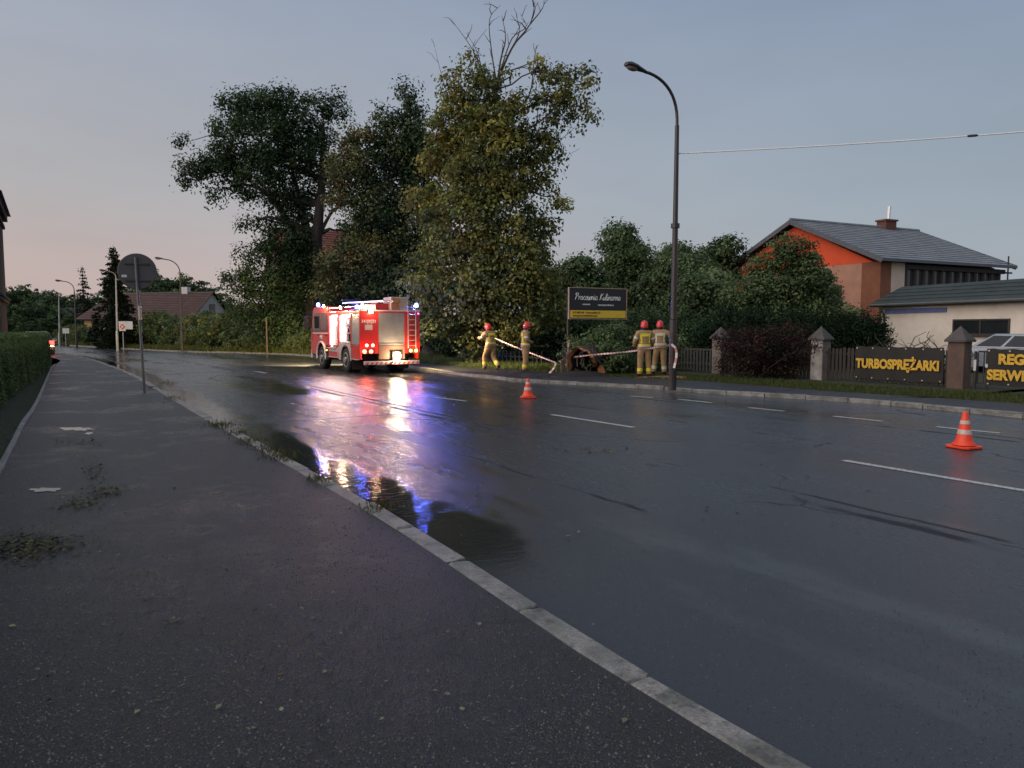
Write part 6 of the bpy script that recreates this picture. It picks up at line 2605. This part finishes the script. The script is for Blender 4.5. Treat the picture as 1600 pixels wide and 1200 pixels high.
p = at(1577, 540, 27.5)
car('silver estate car parked in the yard behind the gate', (p.x, p.y, .07), R(32), (.24, .28, .34))
pt_ = at(81, 538.5, 47.0)
hd = R(36)
fw = Vector((-math.sin(hd), math.cos(hd), 0))
rt_ = Vector((math.cos(hd), math.sin(hd), 0))
p = pt_ + fw * 2.15 - rt_ * .70
car('car with glowing red tail lamps half hidden by the end of the hedge', (p.x, p.y, .0 if False else .095), hd, (.018, .018, .02), 2.5)

# ================================================================== FIREFIGHTERS
SUIT = NT('sand_brown_suit')
q_ = SUIT.noise(7, 4, .6)
SUIT.set(color=SUIT.mix(SUIT.map(q_, .3, .7), (.27, .165, .078), (.40, .25, .12)), rough=.85, normal=SUIT.bump(SUIT.noise(9, 4, .6), .7, .03))
SUIT = SUIT.mat
SKIN = mat('skin', (.42, .22, .15), .5, .1, 6)
GLOVE = mat('dark_glove', (.025, .022, .020), .7)
BOOT = mat('black_boot', (.020, .015, .013), .5)
HELM = NT('red_helmet_shell')
HELM.set(color=HELM.mix(HELM.map(HELM.noise(8, 3), .3, .7), (.60, .02, .012), (.72, .03, .018)), rough=.28, coat=.5)
HELM = HELM.mat
YEL_R = mat('yellow_reflective_band', (.72, .60, .03), .4, .12, 10)
SIL_R = mat('silver_reflective_band', (.55, .52, .40), .35, .12, 10)


def firefighter(label, p, rz, pose, h_=1.80, bands=YEL_R):
    t = thing('person', label, 'person', p, rz, 'firefighters')
    s = h_ / 1.80
    J = dict(pel=(0, 0, .98), wst=(0, .0, 1.12), che=(0, .01, 1.34), upc=(0, 0, 1.47), nek=(0, .01, 1.555), hd1=(0, .025, 1.63), hd2=(0, .03, 1.73),
             shL=(-.20, 0, 1.46), elL=(-.27, -.02, 1.19), wrL=(-.26, .10, .96), haL=(-.255, .13, .89), shR=(.20, 0, 1.46), elR=(.27, -.02, 1.19), wrR=(.26, .10, .96), haR=(.255, .13, .89),
             hiL=(-.10, 0, .90), knL=(-.12, .01, .50), anL=(-.13, -.02, .11), hlL=(-.13, -.05, .06), toL=(-.14, .17, .05), hiR=(.10, 0, .90), knR=(.12, .01, .50), anR=(.13, -.02, .11), hlR=(.13, -.05, .06), toR=(.14, .17, .05))
    J.update(pose)
    Rr = dict(pel=(.185, .145), wst=(.185, .140), che=(.205, .150), upc=(.15, .11), nek=(.065, .065), hd1=(.078, .09), hd2=(.078, .095), shL=.092, elL=.070, wrL=.055, haL=(.040, .024), shR=.092, elR=.070, wrR=.055, haR=(.040, .024),
              hiL=.122, knL=.090, anL=.075, hlL=.055, toL=(.048, .042), hiR=.122, knR=.090, anR=.075, hlR=.055, toR=(.048, .042))
    E = [('pel', 'wst'), ('wst', 'che'), ('che', 'upc'), ('upc', 'nek'), ('nek', 'hd1'), ('hd1', 'hd2')]
    for c in 'LR':
        E += [('upc', 'sh' + c), ('sh' + c, 'el' + c), ('el' + c, 'wr' + c), ('wr' + c, 'ha' + c), ('pel', 'hi' + c), ('hi' + c, 'kn' + c), ('kn' + c, 'an' + c), ('an' + c, 'hl' + c), ('hl' + c, 'to' + c)]
    # fingers: four of unequal length and a thumb from the side of the palm
    for c in 'LR':
        ha, wr, el = Vector(J['ha' + c]), Vector(J['wr' + c]), Vector(J['el' + c])
        d = (ha - wr).normalized()
        sd_ = d.cross(Vector((0, 0, 1)) if abs(d.z) < .8 else Vector((1, 0, 0))).normalized()
        nn = sd_.cross(d)
        for k, (o_, ln_) in enumerate(((-.032, .062), (-.011, .078), (.011, .074), (.032, .056))):
            a = ha + d * .035 + sd_ * o_
            m1 = a + d * ln_ * .55 - nn * .008
            e1 = m1 + d * ln_ * .42 - nn * .026
            for nm, q in (('f%d%sa' % (k, c), a), ('f%d%sb' % (k, c), m1), ('f%d%sc' % (k, c), e1)):
                J[nm] = tuple(q)
                Rr[nm] = .0105
            E += [('ha' + c, 'f%d%sa' % (k, c)), ('f%d%sa' % (k, c), 'f%d%sb' % (k, c)), ('f%d%sb' % (k, c), 'f%d%sc' % (k, c))]
        a = ha - d * .02 + sd_ * .05 - nn * .01
        e1 = a + d * .05 + sd_ * .018 - nn * .012
        J['t%sa' % c], J['t%sb' % c] = tuple(a), tuple(e1)
        Rr['t%sa' % c] = Rr['t%sb' % c] = .011
        E += [('ha' + c, 't%sa' % c), ('t%sa' % c, 't%sb' % c)]
    # nose
    hd = Vector(J['hd1'])
    fdir = Vector(J.get('face', (0, 1, 0))).normalized()
    J['nos'] = tuple(hd + fdir * .115 + Vector((0, 0, .02)))
    Rr['nos'] = .014
    E.append(('hd1', 'nos'))
    J.pop('face', None)
    names = list(J)
    me = bpy.data.meshes.new('body')
    me.from_pydata([tuple(x * s for x in J[k]) for k in names], [(names.index(a), names.index(b)) for a, b in E], [])
    tmp = bpy.data.objects.new('tmp_body', me)
    COL.objects.link(tmp)
    sk = tmp.modifiers.new('Skin', 'SKIN')
    sk.use_smooth_shade = True
    for i, k in enumerate(names):
        r_ = Rr.get(k, .03)
        r_ = r_ if isinstance(r_, tuple) else (r_, r_)
        if k[:2] in ('pe', 'ws', 'ch', 'up', 'sh', 'el', 'hi', 'kn', 'an') or k in ('wrL', 'wrR'):
            r_ = (r_[0] * 1.16, r_[1] * 1.16)
        me.skin_vertices[0].data[i].radius = (r_[0] * s, r_[1] * s)
        me.skin_vertices[0].data[i].use_root = (k == 'pel')
    sb_ = tmp.modifiers.new('Sub', 'SUBSURF')
    sb_.levels = sb_.render_levels = 2
    dg = bpy.context.evaluated_depsgraph_get()
    dg.update()
    bm_ = bpy.data.meshes.new_from_object(tmp.evaluated_get(dg))
    bpy.data.objects.remove(tmp)
    bm_.materials.clear()
    for m_ in (SUIT, SKIN, GLOVE, BOOT):
        bm_.materials.append(m_)
    nz = (Vector(J['nek']).z + .005) * s
    wr = [Vector(J['wr' + c]) * s for c in 'LR']
    ha = [Vector(J['ha' + c]) * s for c in 'LR']
    feet = [(Vector(J['an' + c]) * s, Vector(J['to' + c]) * s, Vector(J['hl' + c]) * s) for c in 'LR']
    for f in bm_.polygons:
        c = f.center
        f.use_smooth = True
        if c.z > nz:
            f.material_index = 1
        elif any((c - h).length < .15 and (c - w).dot(h - w) > .0 for w, h in zip(wr, ha)):
            f.material_index = 2
        elif any(((c - an).length < .085 or (c - to).length < .16 or (c - hl).length < .12) and c.z < an.z + .03 for an, to, hl in feet):
            f.material_index = 3
    link('body', bm_, None, t)
    bvh = BVHTree.FromPolygons([v.co for v in bm_.vertices], [p_.vertices for p_ in bm_.polygons])

    def wrap(name, a, b, m_, w0, w1, th0=0, th1=360, off=.008, fdir=(0, -1, 0), n=20):
        """a patch laid on the body round the line a-b, from w0 to w1 along it, angles about it measured from fdir"""
        a, b = Vector(a) * s, Vector(b) * s
        d = (b - a).normalized()
        f0 = Vector(fdir)
        f0 = (f0 - d * f0.dot(d)).normalized()
        g0 = d.cross(f0)
        vs, ok = [], True
        for j in range(3):
            c = a.lerp(b, w0 + (w1 - w0) * j / 2)
            for i in range(n + 1):
                th = R(th0 + (th1 - th0) * i / n)
                dr = f0 * math.cos(th) + g0 * math.sin(th)
                hit = bvh.ray_cast(c, dr, .4)
                dist = min(hit[3] if hit[0] is not None else .1, .27)
                vs.append(c + dr * (dist + off))
        q = MB()
        q.add(vs, [(j * (n + 1) + i, j * (n + 1) + i + 1, (j + 1) * (n + 1) + i + 1, (j + 1) * (n + 1) + i) for j in range(2) for i in range(n)])
        o = q.build(name, m_, t, True)
        return o

    up_, w_, pl_ = J['upc'], J['wst'], J['pel']
    wrap('waist_band', w_, pl_, bands, .18, .55)
    wrap('waist_band', w_, pl_, SIL_R, .55, .80, off=.009)
    wrap('jacket_hem', w_, pl_, SUIT, .80, 1.45, off=.022)
    wrap('back_panel', J['che'], up_, bands, .15, .92, -52, 52, .012, n=14)
    for th in (-44, 44):
        wrap('shoulder_stripe', w_, J['che'], bands, .0, 1.12, th - 8, th + 8, .010, n=4)
    wrap('chest_band', J['che'], up_, bands, .0, .5, 130, 230, .010, n=12)
    for c in 'LR':
        wrap('sleeve_band', J['sh' + c], J['el' + c], SIL_R, .55, .78, off=.006, n=14, fdir=(1, .3, 0))
        wrap('cuff', J['el' + c], J['wr' + c], SUIT, .72, .98, off=.010, n=14, fdir=(1, .3, 0))
        wrap('trouser_band', J['kn' + c], J['an' + c], bands, .52, .80, off=.008, n=14)
        wrap('trouser_hem', J['kn' + c], J['an' + c], SUIT, .80, 1.02, off=.014, n=14)
    # helmet: shell with brim, crest, neck curtain, visor
    hc = (Vector(J['hd2']) * s) + Vector((0, 0, -.01))
    f_ = fdir
    Xh = Vector((0, 0, 1)).cross(f_).normalized() * -1
    Mh = Matrix(((Xh.x, f_.x, 0, hc.x), (Xh.y, f_.y, 0, hc.y), (Xh.z, f_.z, 1, hc.z), (0, 0, 0, 1)))
    q = MB()
    pr = [(1.0, -.055), (1.02, -.02), (1.0, .03), (.88, .09), (.62, .135), (.3, .155), (.03, .16)]
    vs = []
    N_ = 20
    for rr, z in pr:
        for j in range(N_):
            a = 2 * math.pi * j / N_
            dz = -.035 * max(0, -math.sin(a)) if z < 0 else 0
            vs.append(Mh @ Vector((rr * .128 * math.cos(a), rr * .150 * math.sin(a), z + dz)))
    q.add(vs, [(i * N_ + j, i * N_ + (j + 1) % N_, (i + 1) * N_ + (j + 1) % N_, (i + 1) * N_ + j) for i in range(len(pr) - 1) for j in range(N_)] + [tuple((len(pr) - 1) * N_ + j for j in range(N_))])
    hm = q.build('helmet', HELM, t, True)
    q = MB()
    q.tube([Mh @ Vector((0, -.14, .02)), Mh @ Vector((0, -.09, .13)), Mh @ Vector((0, 0, .165)), Mh @ Vector((0, .09, .13)), Mh @ Vector((0, .14, .03))], [.010, .014, .016, .014, .010], 8)
    q.build('crest', HELM, hm, True)
    q = MB()
    vs = []
    for z, rr in ((-.045, 1.0), (-.16, .92)):
        for j in range(13):
            a = R(200 + 140 * j / 12)
            vs.append(Mh @ Vector((rr * .120 * math.cos(a), rr * .135 * math.sin(a), z)))
    q.add(vs, [(j, j + 1, 14 + j, 13 + j) for j in range(12)])
    q.build('neck_curtain', mat('navy_curtain', (.014, .018, .040), .8), hm, True)
    q = MB()
    vs = []
    for z, rr in ((.03, 1.06), (-.05, 1.10)):
        for j in range(11):
            a = R(25 + 130 * j / 10)
            vs.append(Mh @ Vector((rr * .125 * math.cos(a), rr * .148 * math.sin(a), z)))
    q.add(vs, [(j, j + 1, 12 + j, 11 + j) for j in range(10)])
    q.build('visor', mat('smoked_visor', (.05, .05, .055), .08, .1, spec=.8), hm, True)
    # eyes and mouth
    for ex in (-.032, .032):
        q = MB()
        q.ell((ex, .088, -.055), (.013, .008, .008), 8, 6, Mh)
        q.build('eye', mat('eye_dark', (.03, .025, .02), .2), t, True)
    q = MB()
    q.ell((0, .092, -.130), (.025, .006, .006), 8, 6, Mh)
    q.build('mouth', mat('lips', (.28, .11, .09), .5), t, True)
    return t


# two seen from behind by the lamp post
pC = G(1006, 588.5, PAVZ)
pD = G(1031, 585.0, PAVZ)
firefighter('tan-suited firefighter with bright yellow ankle and waist bands, back turned, by the fallen crown', (pC.x, pC.y, PAVZ - .012), R(6),
            dict(elL=(-.33, -.03, 1.20), wrL=(-.30, .12, 1.02), haL=(-.28, .19, 1.0), elR=(.32, 0, 1.20), wrR=(.28, .14, 1.02), haR=(.26, .21, 1.0), knL=(-.13, .01, .50), anL=(-.15, -.02, .11), hlL=(-.15, -.05, .06), toL=(-.18, .16, .05), knR=(.15, .01, .50), anR=(.17, -.02, .11), hlR=(.17, -.05, .06), toR=(.21, .16, .05)), 1.84)
firefighter('firefighter in tan suit standing beside the lamp post with his arm out towards it', (pD.x, pD.y, PAVZ - .012), R(-14),
            dict(elL=(-.36, -.02, 1.24), wrL=(-.36, .16, 1.08), haL=(-.35, .23, 1.06), elR=(.40, -.02, 1.30), wrR=(.52, .16, 1.34), haR=(.56, .23, 1.34), knL=(-.17, .05, .51), anL=(-.22, -.02, .11), hlL=(-.22, -.05, .06), toL=(-.27, .16, .05), knR=(.12, -.01, .50), anR=(.15, -.06, .11), hlR=(.15, -.09, .06), toR=(.17, .13, .05), hd1=(-.01, .03, 1.63), hd2=(-.02, .035, 1.73)), 1.86, SIL_R)
# one walking off towards the lime trunk
pA_ = G(767, 577.5, PAVZ)
firefighter('firefighter striding towards the lime trunk with both arms raised in front', (pA_.x, pA_.y, PAVZ - .012), R(38),
            dict(wst=(0, .02, 1.11), che=(0, .07, 1.32), upc=(0, .09, 1.45), nek=(0, .12, 1.53), hd1=(0, .16, 1.60), hd2=(0, .18, 1.69), shL=(-.20, .10, 1.43), elL=(-.30, .26, 1.22), wrL=(-.22, .48, 1.28), haL=(-.20, .55, 1.29), shR=(.20, .10, 1.43), elR=(.28, .26, 1.20), wrR=(.20, .48, 1.24), haR=(.18, .55, 1.25),
                 knL=(-.13, .24, .54), anL=(-.15, .20, .13), hlL=(-.15, .17, .06), toL=(-.16, .39, .05), knR=(.13, .02, .50), anR=(.15, -.30, .17), hlR=(.15, -.36, .12), toR=(.16, -.14, .05)), 1.82)
# one standing in profile, hands together in front of his belt
pB_ = G(821, 581.5, PAVZ)
firefighter('firefighter standing in profile with hands held together before his belt', (pB_.x, pB_.y, PAVZ - .012), R(-78),
            dict(elL=(-.27, -.03, 1.20), wrL=(-.10, .21, 1.13), haL=(-.03, .26, 1.13), elR=(.27, -.03, 1.20), wrR=(.10, .21, 1.10), haR=(.03, .27, 1.10), knL=(-.10, .03, .50), anL=(-.10, -.02, .11), hlL=(-.10, -.05, .06), toL=(-.12, .17, .05), knR=(.10, .0, .50), anR=(.10, -.06, .11), hlR=(.10, -.09, .06), toR=(.12, .13, .05), hd1=(0, .04, 1.62), hd2=(0, .06, 1.72)), 1.84)
